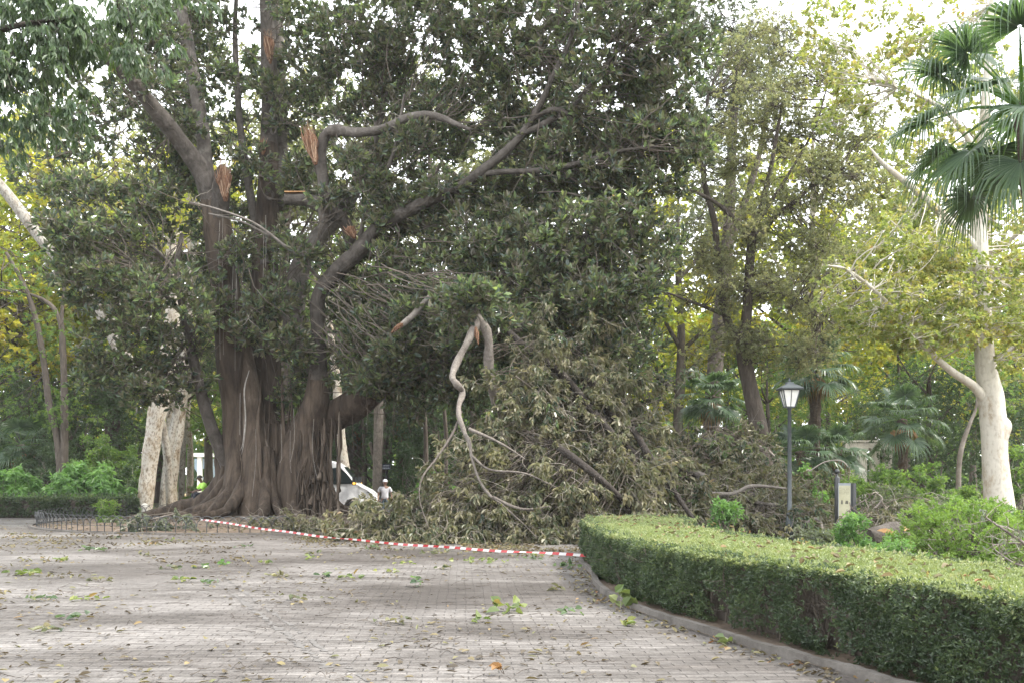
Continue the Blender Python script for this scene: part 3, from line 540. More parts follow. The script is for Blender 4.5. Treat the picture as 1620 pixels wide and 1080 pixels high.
# crown: (px, py, depth, rx px, ry px, depth radius m, blobs)
masses = [
 (150, 330, 34, 100, 70, 3.0, 26), (250, 330, 36, 90, 70, 3.0, 26), (110, 430, 34, 60, 55, 2.4, 16), (200, 450, 35, 110, 65, 2.6, 34),
 (215, 545, 34.5, 90, 55, 2.2, 26), (300, 560, 36.5, 50, 60, 2.0, 14), (270, 480, 33.6, 75, 60, 2.0, 20), (170, 590, 34.5, 60, 30, 1.6, 10), (265, 615, 34.5, 65, 30, 1.6, 14), (110, 380, 33, 50, 40, 2, 9),
 (240, 230, 38, 90, 60, 2.6, 16), (330, 160, 39, 70, 90, 2.6, 16), (350, 50, 39, 80, 70, 2.6, 16), (180, 190, 37, 70, 60, 2.4, 9),
 (400, 300, 39.5, 60, 80, 2.2, 16), (400, 440, 39.5, 60, 60, 2.0, 14), (470, 250, 39, 60, 100, 2.4, 18), (480, 100, 39, 60, 110, 2.4, 18),
 (520, 60, 36, 90, 80, 2.6, 22), (570, 130, 37, 90, 80, 2.8, 26), (600, 40, 35, 100, 70, 3.0, 26), (580, 270, 37, 70, 70, 2.6, 20),
 (660, 100, 35, 90, 90, 3.0, 34), (660, 250, 36.4, 80, 70, 2.6, 26), (740, 60, 34, 100, 90, 3.0, 36), (760, 170, 35, 90, 70, 3.0, 32), (700, 380, 35.6, 110, 70, 3.0, 34),
 (840, 60, 33, 110, 90, 3.0, 42), (850, 170, 34, 100, 80, 3.0, 36), (940, 70, 32, 110, 90, 3.0, 44), (960, 180, 32.5, 100, 80, 3.0, 40), (1050, 60, 31.5, 85, 80, 2.6, 34), (1070, 160, 31.6, 70, 80, 2.6, 28),
 (830, 300, 34, 110, 70, 3.0, 36), (930, 290, 32.6, 110, 70, 3.0, 40), (1020, 270, 31.6, 85, 75, 2.6, 32), (1090, 250, 31, 45, 60, 2.0, 12),
 (800, 390, 32.6, 110, 60, 2.6, 38), (900, 390, 31.4, 110, 65, 2.6, 42), (990, 380, 31, 75, 70, 2.2, 28), (1010, 470, 30.6, 45, 70, 1.8, 18),
 (840, 460, 31, 100, 45, 2.2, 30), (940, 480, 30.6, 80, 60, 2.2, 30), (960, 550, 30.8, 65, 45, 1.8, 18), (1000, 540, 31.5, 35, 40, 1.5, 8),
 (600, 440, 34.4, 70, 60, 2.2, 22), (680, 450, 33, 80, 55, 2.2, 26), (600, 520, 34, 65, 50, 1.8, 18), (690, 530, 32.6, 60, 45, 1.8, 16), (560, 560, 34.8, 50, 40, 1.5, 10),
 (640, 575, 33, 60, 30, 1.4, 10), (730, 600, 33.4, 50, 55, 1.6, 10), (660, 640, 34.5, 70, 40, 1.8, 10), (800, 540, 32.5, 80, 60, 2, 18), (880, 560, 32.5, 70, 60, 2.0, 16),
 (430, 470, 34.6, 55, 40, 1.2, 12), (455, 540, 34.4, 45, 40, 1.2, 11), (400, 540, 34.6, 45, 45, 1.0, 9), (540, 470, 35.5, 40, 60, 1.4, 10), (440, 380, 35.2, 40, 25, 1.0, 5), (540, 300, 35.5, 50, 40, 1.4, 8), (620, 340, 33.8, 60, 30, 1.4, 10), (470, 620, 36.5, 50, 40, 1.2, 9),
 (700, 330, 33.6, 60, 30, 1.2, 8), (760, 300, 33, 50, 25, 1, 6), (860, 230, 32.4, 60, 35, 1.0, 8), (950, 230, 31.6, 60, 40, 1.2, 9),
 (300, 40, 38.5, 90, 60, 2.6, 20), (190, 90, 38, 90, 70, 2.6, 20), (120, 200, 37.5, 70, 60, 2.6, 14), (250, 150, 39.5, 80, 70, 2.4, 18), (80, 280, 36, 50, 50, 2, 10), (310, 300, 39.5, 60, 70, 2, 14), (300, 400, 38.5, 60, 60, 2, 12), (640, 180, 37.5, 100, 80, 2.6, 24), (520, 180, 39, 70, 90, 2.4, 18),
 (240, 120, 32.6, 40, 22, .8, 5), (330, 120, 36, 40, 40, 1.0, 7), (300, 200, 35.6, 40, 30, .8, 5), (440, 150, 36.6, 30, 50, .8, 7), (590, 290, 33, 40, 25, .8, 6), (560, 250, 33, 30, 25, .8, 4), (395, 250, 36, 25, 40, .8, 5), (270, 30, 39.5, 60, 60, 2, 16), (290, 250, 39.5, 50, 60, 2, 12), (230, 30, 36, 70, 40, 2, 12), (640, 215, 32.6, 30, 14, .5, 3), (700, 290, 32.0, 30, 14, .5, 3), (480, 400, 34, 30, 25, .7, 5), (370, 400, 35, 30, 30, .6, 5), (340, 480, 35, 30, 40, .8, 6), (520, 300, 33.2, 20, 20, .4, 2), (470, 280, 35.5, 30, 40, .8, 6),
 (610, 596, 32.6, 46, 22, .8, 10), (680, 560, 31.4, 50, 26, .8, 11), (745, 548, 30.4, 36, 26, .7, 7), (560, 606, 33.6, 34, 20, .6, 6), (640, 540, 31.6, 60, 30, .9, 12), (800, 520, 30, 50, 30, .8, 9), (720, 620, 32, 26, 40, .7, 6),
 (750, 470, 27.2, 34, 14, .4, 8), (725, 490, 27.4, 22, 12, .4, 3), (790, 500, 27.6, 26, 14, .4, 4), (700, 458, 30.4, 22, 14, .5, 4), (650, 490, 30.8, 26, 14, .5, 4),
 (600, -60, 35, 260, 70, 4, 60), (900, -60, 33, 240, 70, 4, 60), (380, -60, 37, 140, 60, 3, 20),
]
lf = MB(); tw = MB()
for (cx_, cy_, Y, rx, ry, rY, nb) in masses:
    k = Y/F
    T, D, bc, bi = clumps(rg, P(cx_, cy_, Y), (rx*k, rY, ry*k), int(nb*.95)+1, .56, 13)
    tc = np.clip(rg.beta(1.7, 1.8, len(bc))[bi]*.85+rg.normal(.08, .12, len(T)), 0, 1)
    D = norm(D+np.array([0, 0, .45])); rosettes(lf, T, D, rg, 7, .25, .108, (.25, 1.2), -.08, .16, tc, var=.7, curl=.05)
    ni = np.clip(nearest(bc, NODES)+rg.integers(-8, 3, len(bc)), 0, len(NODES)-1)
    fr = NODES[ni]+(bc-NODES[ni])*rg.uniform(0, .15, (len(bc), 1))
    dd = np.linalg.norm(bc-fr, axis=1)
    far = dd > 3.0
    fr[far] = bc[far]+(fr[far]-bc[far])/dd[far][:, None]*rg.uniform(1.4, 3.0, far.sum())[:, None]
    twigs(tw, fr, bc, .020, .009, rg, 6, 4, .12, t=.1)
    sel = rg.random(len(T)) < .6
    twigs(tw, bc[bi][sel], T[sel], .008, .004, rg, 4, 3, .12)
# bare snapped shoots
n = 70; a_ = NODES[rg.integers(0, len(NODES), n)]; twigs(tw, a_, a_+unit(rg, n)*rg.uniform(.5, 1.8, (n, 1))+np.array([0, 0, .3]), .008, .003, rg, 6, 3, .15)
obj('crown', lf, M['ficus_leaf'], ficus, extra=(tw, M['twig_bark']))
#@@FALLEN
# ------------------------------------------------------------------ fallen limbs
def wilt_heap(ro, masses, seed, gap_nodes=None, tips=11, k=7, L=.205, W=.074, leaf='wilted_leaf', br=.5, twig_n=1.0, reach=1.5):
    """a heap of snapped boughs: each bough is a bent axis with drooping leaf whorls along it"""
    r_ = rgen(seed); lf = MB(); tw = MB()
    for (cx_, cy_, Y, rx, ry, rY, nb) in masses:
        kx = Y/F; nb = int(nb*1.35)+1; c = P(cx_, cy_, Y); bd = unit(r_, nb)*(r_.uniform(.02, 1, nb)**.5)[:, None]; A = c+bd*np.array([rx*kx, rY, ry*kx])
        dv = norm(bd*.5+r_.normal(0, .55, (nb, 3))+np.array([.15, -.45, -.12])); ln = reach*r_.uniform(.45, 1.1, nb)*(br/.5)
        B = A+dv*ln[:, None]; B[:, 2] -= .18*ln**2; B[:, 2] = np.maximum(B[:, 2], r_.uniform(.05, .3, nb)); A = A-dv*ln[:, None]*.35; A[:, 2] = np.maximum(A[:, 2], .1)
        twigs(tw, A, B, .012, .005, r_, 7, 4, .10, t=.35)
        if gap_nodes is not None:
            gi = nearest(A, gap_nodes); fr = gap_nodes[gi]; dd = np.linalg.norm(A-fr, axis=1, keepdims=True); fr = np.where(dd > 2.0, A+(fr-A)/np.maximum(dd, .01)*2.0, fr); twigs(tw, fr, A, .013, .009, r_, 6, 4, .14, t=.15)
        bi = np.repeat(np.arange(nb), tips); f = r_.uniform(.3, 1.02, len(bi)); d2 = norm(B-A)
        side = norm(np.cross(d2[bi], r_.normal(size=(len(bi), 3)))); O = A[bi]*(1-f)[:, None]+B[bi]*f[:, None]; T = O+side*(r_.uniform(.05, .36, len(bi))*(1.15-f*.6)*(br/.5))[:, None]+d2[bi]*.12; T[:, 2] -= .07
        T[:, 2] = np.maximum(T[:, 2], .05); D = norm(T-O+np.array([0, 0, -.12])+d2[bi]*.12)
        tc = np.clip(r_.beta(1.3, 1.3, nb)[bi]*.85+r_.normal(.06, .12, len(T)), 0, 1)
        rosettes(lf, T, D, r_, k, L*r_.uniform(.8, 1.15), W, (.25, 1.25), .6, .15, tc, fold=.3, curl=.25, flat=.4)
        s_ = r_.random(len(T)) < .6*twig_n; twigs(tw, O[s_], T[s_], .006, .004, r_, 4, 3, .12)
        m = max(3, int(nb*1.3*twig_n)); f = r_.uniform(.2, 1, m)[:, None]; i_ = r_.integers(0, nb, m); a0 = A[i_]*(1-f)+B[i_]*f; dv = unit(r_, m)*np.array([1, .8, .8])+np.array([.2, -.6, -.1])
        e_ = a0+dv*r_.uniform(.3, 1.2, (m, 1)); e_[:, 2] = np.maximum(e_[:, 2], .03); twigs(tw, a0, e_, .006, .002, r_, 7, 3, .16, t=.95)
        m2 = m//3; j_ = r_.integers(0, m, m2); q0 = a0[j_]*.45+e_[j_]*.55; q1 = q0+unit(r_, m2)*r_.uniform(.2, .6, (m2, 1)); q1[:, 2] = np.maximum(q1[:, 2], .03); twigs(tw, q0, q1, .004, .002, r_, 5, 3, .16, t=.95)
    obj('foliage', lf, M[leaf], ro, extra=(tw, M['twig_bark']))
def branch_part(ro, pts, mm='pale_bark', seg=9, lump=.07, t=.5, name='branch'):
    b = MB(); p = tube(b, [P(a, c, Y) for a, c, Y, w_ in pts], [px(w_, Y) for a, c, Y, w_ in pts], seg, 5, lump, 0, rgen(int(abs(pts[0][0]+pts[0][1]))), t)
    obj(name, b, M[mm], ro, smooth=True); return p

# 1 the pale limb hanging from the crown in front of the heap
fl = root('broken_limb', 'pale forked broken limb hanging down in front of the wilted heap', 'fallen branch', P(760, 850, 26.4)*np.array([1, 1, 0]))
nd = [branch_part(fl, [(744, 472, 27.80, 7), (747, 486, 27.60, 12), (756, 506, 27.30, 15), (742, 536, 27.00, 12), (722, 574, 26.60, 12), (716, 596, 26.20, 10), (722, 606, 26.01, 11), (732, 620, 26.21, 10), (726, 640, 25.83, 8.4), (727, 660, 25.55, 8.4), (735, 684, 25.45, 7.3), (743, 700, 25.35, 6.2), (746, 722, 25.25, 4.3), (758, 758, 25.15, 4.3), (776, 784, 25.05, 4.3), (792, 796, 24.95, 3.7), (825, 825, 24.65, 1.9), (850, 850, 24.45, 1.2)], t=.6, lump=.13),
      branch_part(fl, [(754, 500, 27.3, 13), (765, 515, 27.3, 15), (773, 540, 27.4, 15), (774, 585, 27.6, 15), (784, 640, 28, 12), (800, 700, 28.4, 8)], t=.55, lump=.1),
      branch_part(fl, [(742, 678, 25.35, 6.2), (775, 692, 25.05, 4.4), (800, 705, 24.85, 3.1), (830, 725, 24.65, 1.9)], seg=7, t=.4),
      branch_part(fl, [(730, 650, 25.69, 4), (716, 685, 25.45, 4), (690, 725, 25.25, 3.1), (668, 755, 25.05, 3.1), (664, 790, 24.95, 1.9), (680, 840, 24.75, 1.2)], seg=6, t=.2),
      branch_part(fl, [(746, 720, 25.25, 4.3), (775, 742, 25.05, 3.7), (830, 748, 24.75, 3.1), (880, 770, 24.55, 1.9)], seg=6, t=.4),
      branch_part(fl, [(780, 785, 24.95, 4.3), (810, 800, 24.65, 5), (835, 805, 24.55, 3.7), (870, 800, 24.35, 1.9)], seg=7, t=.3)]
splinters('torn_wood', (757, 545), (752, 516), 8, 27.0, 16, fl, 21)
wilt_heap(fl, [(830, 640, 27.6, 50, 70, .8, 16), (780, 660, 27.5, 30, 40, .6, 7), (850, 560, 28.4, 50, 45, .8, 12)], 22, np.vstack(nd))
fs = root('broken_limb', 'short pale snapped branch end with torn tip high in the crown', 'fallen branch', P(660, 500, 30.5))
branch_part(fs, [(632, 517, 30.3, 8), (650, 502, 30.4, 10), (668, 482, 30.6, 9), (688, 462, 30.8, 7), (705, 456, 31, 3)], t=.9)
splinters('torn_wood', (618, 527), (638, 511), 9, 30.2, 20, fs, 23)
# 2 the big collapsed heap
fh = root('fallen_limb', 'big collapsed heap of wilted olive leaves right of the trunk', 'fallen branch', P(860, 850, 26)*np.array([1, 1, 0]))
nd = [branch_part(fh, [(805, 525, 29.2, 10), (840, 556, 28.6, 12), (880, 584, 28.0, 13), (915, 620, 28.0, 12), (960, 676, 27.6, 11), (1010, 720, 27.2, 9)], 'limb_bark', t=.1),
      branch_part(fh, [(870, 698, 26.3, 10), (905, 722, 25.7, 13), (940, 750, 25.5, 12), (985, 790, 25.9, 10), (1020, 830, 25.6, 6)], 'limb_bark', t=.0),
      branch_part(fh, [(1000, 676, 27.4, 10), (1040, 740, 26.8, 10), (1072, 785, 26.2, 9), (1105, 832, 25.6, 6)], 'limb_bark', t=.0),
      branch_part(fh, [(930, 600, 29, 7), (960, 650, 28.6, 9), (985, 672, 28.3, 6)], 'limb_bark', t=.3)]
wilt_heap(fh, [(720, 802, 26, 50, 42, .9, 20), (760, 770, 26.8, 55, 50, 1, 22), (760, 830, 25.8, 60, 30, .9, 16), (820, 700, 27.2, 55, 70, 1, 30), (850, 780, 26, 80, 60, 1, 34), (860, 830, 25.4, 70, 35, .8, 20),
               (890, 620, 29, 60, 60, 1.2, 26), (930, 690, 28, 75, 60, 1.2, 34), (950, 620, 29.4, 60, 50, 1.2, 22), (990, 660, 29, 50, 60, 1.2, 22), (960, 770, 26.6, 75, 60, 1, 32), (940, 840, 25, 40, 35, .7, 10),
               (1030, 690, 29, 40, 50, 1, 14), (900, 560, 29.6, 60, 40, 1, 14), (870, 520, 30, 50, 25, .8, 7), (1020, 780, 26.8, 60, 50, 1, 20)], 31, np.vstack(nd))
wilt_heap(fh, [(890, 545, 29.4, 60, 30, 1, 9), (985, 600, 29.4, 50, 40, 1, 8), (835, 610, 27.4, 40, 30, .8, 4), (780, 820, 25.4, 50, 26, .6, 5), (1010, 720, 27.4, 40, 30, .8, 5)], 39, None, leaf='ficus_leaf', tips=9)
# 3 low heap in front of the van
fv = root('fallen_limb', 'low spread of wilted branches lying in front of the white van', 'fallen branch', P(600, 848, 27.2)*np.array([1, 1, 0]))
nd = [branch_part(fv, [(690, 838, 26.6, 5), (640, 826, 26.8, 5), (590, 832, 27, 3), (540, 844, 27.2, 2)], t=.6, seg=7), branch_part(fv, [(700, 806, 27, 6), (650, 812, 27.4, 4), (600, 822, 27.7, 2)], t=.4, seg=7)]
wilt_heap(fv, [(600, 838, 27.2, 58, 14, .8, 20), (640, 822, 27.6, 24, 12, .6, 6), (665, 818, 27, 42, 26, .8, 18), (640, 840, 26.5, 60, 14, .7, 16), (570, 846, 27.2, 38, 8, .8, 9), (695, 780, 27.4, 28, 34, .7, 9)], 32, np.vstack(nd), twig_n=1.6)
# 4 the right heap reaching the lamp post
fr_ = root('fallen_limb', 'tangled grey branches and curled leaves piled round the lamp post foot', 'fallen branch', P(1190, 840, 29)*np.array([1, 1, 0]))
nd = [branch_part(fr_, [(1070, 736, 29.4, 10), (1110, 752, 28.8, 13), (1150, 772, 28.2, 10), (1200, 795, 27.6, 8), (1246, 798, 27.4, 5)], 'limb_bark', t=.8),
      branch_part(fr_, [(1110, 780, 27.6, 7), (1160, 780, 27.4, 7), (1190, 768, 27.2, 6), (1245, 772, 27, 3)], t=.7, seg=7),
      branch_part(fr_, [(1160, 770, 29.4, 7), (1210, 788, 29, 7), (1245, 800, 28.6, 5), (1290, 806, 28.4, 3)], t=.4, seg=7),
      branch_part(fr_, [(1170, 695, 31, 5), (1215, 712, 30.4, 4), (1243, 745, 29.6, 3)], t=.9, seg=6),
      branch_part(fr_, [(1235, 846, 26, 4), (1265, 833, 26, 5), (1290, 820, 26, 6), (1300, 832, 25.8, 5), (1300, 845, 25.6, 4)], t=.9, seg=7),
      branch_part(fr_, [(1230, 850, 26, 3), (1255, 842, 26, 4), (1285, 826, 26, 4)], t=.9, seg=6)]
wilt_heap(fr_, [(1110, 715, 31, 60, 38, 1, 18), (1170, 720, 31.4, 50, 40, 1, 14), (1090, 760, 29.6, 45, 45, 1, 16), (1150, 775, 29, 60, 45, 1, 22), (1220, 770, 29.6, 60, 40, 1, 20), (1270, 790, 29, 45, 30, 1, 12),
                (1130, 820, 27.4, 60, 28, .8, 16), (1200, 825, 27.4, 60, 28, .8, 14), (1265, 825, 27, 50, 25, .8, 10), (1090, 810, 27.4, 40, 35, .8, 10)], 33, np.vstack(nd), twig_n=1.8, tips=9)
wilt_heap(fr_, [(1110, 690, 30.6, 50, 26, .8, 7), (1175, 705, 30.6, 40, 26, .8, 6), (1100, 790, 27.4, 36, 26, .6, 5), (1230, 815, 26.6, 40, 20, .6, 5)], 38, np.vstack(nd), leaf='ficus_leaf', tips=9)
fb = root('fallen_limb', 'small fallen leafy branch beside the information panel', 'fallen branch', P(1390, 830, 24)*np.array([1, 1, 0]))
nd = [branch_part(fb, [(1330, 838, 24, 5), (1370, 815, 24, 4), (1395, 790, 24, 3), (1385, 778, 24, 2)], t=.8, seg=6), branch_part(fb, [(1280, 745, 24.6, 2), (1305, 730, 24.5, 2), (1330, 728, 24.4, 2), (1342, 738, 24.4, 1.5)], t=.9, seg=5)]
wilt_heap(fb, [(1375, 810, 24, 38, 28, .6, 12), (1395, 820, 24.2, 25, 18, .5, 6)], 34, np.vstack(nd), br=.32, tips=9, L=.13, W=.05, twig_n=1.4)
fe = root('fallen_branch', 'bare grey branches lying in the green shrub at the right edge', 'fallen branch', P(1590, 860, 12)*np.array([1, 1, 0]))
nd = [branch_part(fe, [(1660, 880, 11.6, 5), (1620, 858, 11.7, 5), (1590, 838, 11.8, 4), (1560, 818, 11.9, 2.5)], t=.4, seg=7), branch_part(fe, [(1640, 862, 11.8, 4), (1600, 858, 11.8, 3), (1570, 862, 11.8, 2)], t=.7, seg=6), branch_part(fe, [(1640, 900, 11.4, 3), (1605, 890, 11.5, 3), (1575, 870, 11.6, 2)], t=.8, seg=6)]
b = MB(); r_ = rgen(35); q = np.vstack(nd); a0 = q[r_.integers(0, len(q), 60)]; twigs(b, a0, a0+unit(r_, 60)*r_.uniform(.15, .5, (60, 1)), .006, .002, r_, 6, 3, .15); obj('twigs', b, M['twig_bark'], fe)
b = MB(); T = a0[:40]+unit(r_, 40)*.25; rosettes(b, T, unit(r_, 40), r_, 4, .07, .03, droop=.4); obj('foliage', b, M['grey_leaf'], fe)
# debris inside the fence
fd = root('fallen_branch', 'pale grey leafy twigs dropped against the hoop fence', 'fallen branch', P(230, 835, 30)*np.array([1, 1, 0]))
nd = [branch_part(fd, [(200, 832, 30, 3), (235, 822, 30, 3), (275, 812, 30.4, 2)], seg=5)]
wilt_heap(fd, [(230, 828, 30, 30, 14, .6, 9), (280, 825, 30.4, 50, 10, .6, 9)], 36, np.vstack(nd), leaf='grey_leaf', br=.3, tips=9, L=.13, W=.06)
fd = root('fallen_branch', 'long bare twig with brown leaves lying across the roots behind the tape', 'fallen branch', P(430, 822, 33)*np.array([1, 1, 0]))
nd = [branch_part(fd, [(380, 818, 33, 4), (410, 820, 33, 4), (440, 817, 33, 3), (470, 812, 33, 2)], seg=6, t=.9), branch_part(fd, [(455, 820, 31, 3), (500, 828, 31, 3), (540, 830, 31, 2)], seg=5, t=.7)]
wilt_heap(fd, [(420, 830, 31.5, 40, 10, .6, 9), (510, 832, 30.4, 50, 12, .7, 14), (470, 836, 29.6, 40, 8, .5, 8)], 37, np.vstack(nd), br=.3, tips=9, L=.15, W=.055)
#@@HEDGE
# ------------------------------------------------------------------ clipped hedges
def hedge(name, label, outline, h, dens_side, dens_top, L, W, seed, topmat='hedge_top_leaf', wob=.04, group=None):
    r_ = rgen(seed); po = np.asarray(outline, float); ro = root(name, label, 'hedge', (po[:, 0].mean(), po[:, 1].mean(), 0), group)
    nx = np.roll(po, -1, 0); el = np.linalg.norm(nx-po, axis=1); area2 = (po[:, 0]*nx[:, 1]-nx[:, 0]*po[:, 1]).sum(); sg = 1 if area2 > 0 else -1
    en = np.column_stack([(nx-po)[:, 1], -(nx-po)[:, 0]])/el[:, None]*sg
    wv = lambda x, y, z: .5*np.sin(2.3*x+1.7*y)+.35*np.sin(5.1*z+3.3*x-2.1*y)+.3*np.sin(7.7*y+4*x+6*z)+.2*np.sin(13*x+9*z)
    n = int(dens_side*el.sum()*h); e = r_.choice(len(po), n, p=el/el.sum()); f = r_.random(n)[:, None]
    b = po[e]*(1-f)+nx[e]*f; z = h*r_.random(n)**.85
    dep = .085*wv(b[:, 0]*1.3, b[:, 1]*1.3, z*1.2)-np.abs(r_.normal(0, .07, n))-.10*np.clip((z-h*.9)/(h*.1), 0, 1)**2-np.where(z < .16, .12*(1-z/.16), 0)+.03
    T = np.column_stack([b+en[e]*dep[:, None], z+.02]); D = norm(np.column_stack([en[e], np.full(n, .45)])+r_.normal(0, .5, (n, 3)))
    # thin the hollows so that gaps and stems show
    hol = .6*np.sin(3.1*b[:, 0]+2.2*b[:, 1]+2.5*z)+.5*np.sin(6.3*b[:, 1]-4*z+1)+.45*np.sin(9.7*b[:, 0]+5*z+2)+.3*r_.normal(size=n)
    keep = hol > -.62-.45*(z/h-.5)*2
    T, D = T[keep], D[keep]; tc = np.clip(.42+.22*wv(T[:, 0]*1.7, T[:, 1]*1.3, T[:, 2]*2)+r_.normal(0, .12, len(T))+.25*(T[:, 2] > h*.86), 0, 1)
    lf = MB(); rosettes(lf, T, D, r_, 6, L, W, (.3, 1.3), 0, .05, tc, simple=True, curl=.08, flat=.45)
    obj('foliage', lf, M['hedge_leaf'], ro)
    # top
    lo, hi = po.min(0), po.max(0); m = int(dens_top*np.prod(hi-lo)); q = r_.uniform(lo, hi, (m, 2))
    ins = np.zeros(m, bool)
    for a, c in zip(po, nx):
        cr = ((a[1] > q[:, 1]) != (c[1] > q[:, 1])) & (q[:, 0] < (c[0]-a[0])*(q[:, 1]-a[1])/(c[1]-a[1]+1e-12)+a[0]); ins ^= cr
    q = q[ins]; z = h+wob*.5*wv(q[:, 0], q[:, 1], 0)-np.abs(r_.normal(0, .025, len(q)))
    T = np.column_stack([q, z]); D = norm(np.array([0, 0, .8])+r_.normal(0, .55, (len(T), 3)))
    tc = np.clip(.42+.2*wv(T[:, 0], T[:, 1], 3)+r_.normal(0, .15, len(T)), 0, 1)
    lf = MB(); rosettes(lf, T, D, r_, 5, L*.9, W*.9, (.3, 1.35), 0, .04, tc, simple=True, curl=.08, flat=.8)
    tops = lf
    # stems and twigs inside
    st = MB(); k = int(el.sum()*7); e = r_.choice(len(po), k, p=el/el.sum()); f = r_.random(k)[:, None]; b = po[e]*(1-f)+nx[e]*f-en[e]*r_.uniform(.14, .34, (k, 1))
    A = np.column_stack([b, np.zeros(k)]); B = np.column_stack([b+r_.normal(0, .12, (k, 2)), h*r_.uniform(.6, .95, k)]); twigs(st, A, B, .014, .006, r_, 7, 4, .08)
    k2 = k*5; i = r_.integers(0, k, k2); f = r_.uniform(.15, .9, (k2, 1)); a = A[i]*(1-f)+B[i]*f; twigs(st, a, a+np.column_stack([en[e][i]*r_.uniform(.05, .25, (k2, 1))+r_.normal(0, .1, (k2, 2)), r_.uniform(-.02, .2, k2)]), .005, .002, r_, 4, 3, .12)
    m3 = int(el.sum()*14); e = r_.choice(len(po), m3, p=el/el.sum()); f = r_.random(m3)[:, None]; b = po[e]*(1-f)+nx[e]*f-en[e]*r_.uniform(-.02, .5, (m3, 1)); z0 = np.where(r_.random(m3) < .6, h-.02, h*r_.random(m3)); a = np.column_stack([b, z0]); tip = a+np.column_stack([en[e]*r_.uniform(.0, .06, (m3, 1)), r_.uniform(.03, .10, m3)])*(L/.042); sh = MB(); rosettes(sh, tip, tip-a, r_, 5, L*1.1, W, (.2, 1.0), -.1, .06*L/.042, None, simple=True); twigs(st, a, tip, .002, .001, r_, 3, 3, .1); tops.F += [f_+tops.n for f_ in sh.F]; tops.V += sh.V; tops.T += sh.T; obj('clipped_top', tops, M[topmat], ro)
    obj('stems', st, M['dark_bark'], ro)
    # dense twiggy core
    c = po.mean(0); cp = po-en*.0; ins_p = []
    for i_ in range(len(po)):
        nn = norm((en[i_]+en[i_-1])[None])[0]; ins_p.append(po[i_]-nn*.34)
    ins_p = np.array(ins_p); mb = MB(); m_ = len(ins_p); zz = [0, h-.09]
    mb.add(np.vstack([np.column_stack([ins_p, np.full(m_, z_)]) for z_ in zz]), [[i_, (i_+1) % m_, m_+(i_+1) % m_, m_+i_] for i_ in range(m_)])
    mb.add(np.column_stack([ins_p, np.full(m_, h-.09)]), [list(range(m_))])
    obj('twig_core', mb, M['dark_bark'], ro)
    return ro
hl = catmull(np.array([(5.6, 3.0), (4.35, 4.4), (3.40, 6.4), (2.98, 8.1), (2.48, 9.6), (2.06, 10.9), (1.60, 12.8), (1.40, 14.8), (1.36, 16.6), (1.38, 18.4), (1.46, 20.2), (1.8, 21.3), (2.6, 21.8), (3.5, 21.2), (3.62, 19.6), (3.15, 17.5), (3.35, 14.6), (3.85, 12.2), (4.55, 9.1), (5.3, 7.2), (6.6, 5.0)]), 4)
hedge('box_hedge', 'long clipped box hedge with rounded end behind the curved kerb', hl, .80, 1500, 1300, .042, .019, 41)
hedge('box_hedge', 'low dark clipped hedge along the far left edge of the plaza', [P(-140, 800, 41)[:2], P(205, 800, 41)[:2], P(215, 800, 42)[:2], P(215, 800, 43.2)[:2], P(-140, 800, 43.2)[:2]], .80, 260, 160, .10, .05, 42, topmat='hedge_leaf')
hedge('box_hedge', 'small square clipped hedge far behind the fallen branches at right', [P(1395, 800, 36)[:2], P(1428, 800, 36)[:2], P(1428, 800, 38)[:2], P(1395, 800, 38)[:2]], .68, 220, 200, .08, .04, 43)
#@@FENCE
# ------------------------------------------------------------------ hoop fence, tape, lamp, signs
fence = root('hoop_fence', 'low black iron hoop fence ringing the giant tree', 'fence', (RC[0], RC[1], 0))
nh = 168; r_ = rgen(51)
def ringp(i, z, off=0): a_ = 2*np.pi*i/nh; return np.array([RC[0]+(RR-.12+off)*math.cos(a_), RC[1]+(RR-.12+off)*math.sin(a_), z])
for seg in range(28):
    b = MB(); mid = (seg*6+3)/nh*360
    if 283 < mid < 358: continue                                     # flattened by the fallen limb
    lean = r_.normal(0, .03)
    for h_ in range(6):
        i = seg*6+h_
        # each hoop spans two steps so that neighbours interlace
        pts = [ringp(i, .0), ringp(i, .20), ringp(i+.12, .36, lean), ringp(i+.55, .48, lean), ringp(i+1.0, .52, lean), ringp(i+1.45, .48, lean), ringp(i+1.88, .36, lean), ringp(i+2, .20), ringp(i+2, .0)]
        tube(b, pts, .012, 4, 2)
        tube(b, [ringp(i, .04), ringp(i+.5, .04), ringp(i+1, .04)], .009, 4, 1); tube(b, [ringp(i, .22), ringp(i+.5, .22), ringp(i+1, .22)], .008, 4, 1)
    obj('hoop_panel', b, M['iron'], fence)
tape = MB(); A = P(316, 820, 29.0); B = G(936, 880, .20); B[2] = .22
tt = np.linspace(0, 1, 261); mid = A[None]*(1-tt[:, None])+B[None]*tt[:, None]; mid[:, 2] -= .15*np.sin(np.pi*tt)+.008*np.sin(tt*31+1)
tw_ = .5*np.sin(tt*9)+.4*np.sin(tt*23)+.3*np.sin(tt*51); hgt = .052
up_ = np.column_stack([np.zeros(261), np.sin(tw_), np.cos(tw_)])*hgt/2
Vt = []; Ft = []; Tt = []
for i in range(260):
    c_ = 1.0 if (i//3) % 2 else 0.0; sk = 0
    Vt += [mid[i]-up_[i], mid[i+1]-up_[i+1], mid[i+1]+up_[i+1]+(mid[min(i+2, 260)]-mid[i+1])*.5, mid[i]+up_[i]+(mid[i+1]-mid[i])*.5]; n0 = 4*i; Ft.append([n0, n0+1, n0+2, n0+3]); Tt += [c_]*4
tape.add(Vt, Ft, np.array(Tt))
tag(obj('barrier_tape', tape, M['tape']), 'red and white striped barrier tape stretched from hoop fence to hedge', 'tape')

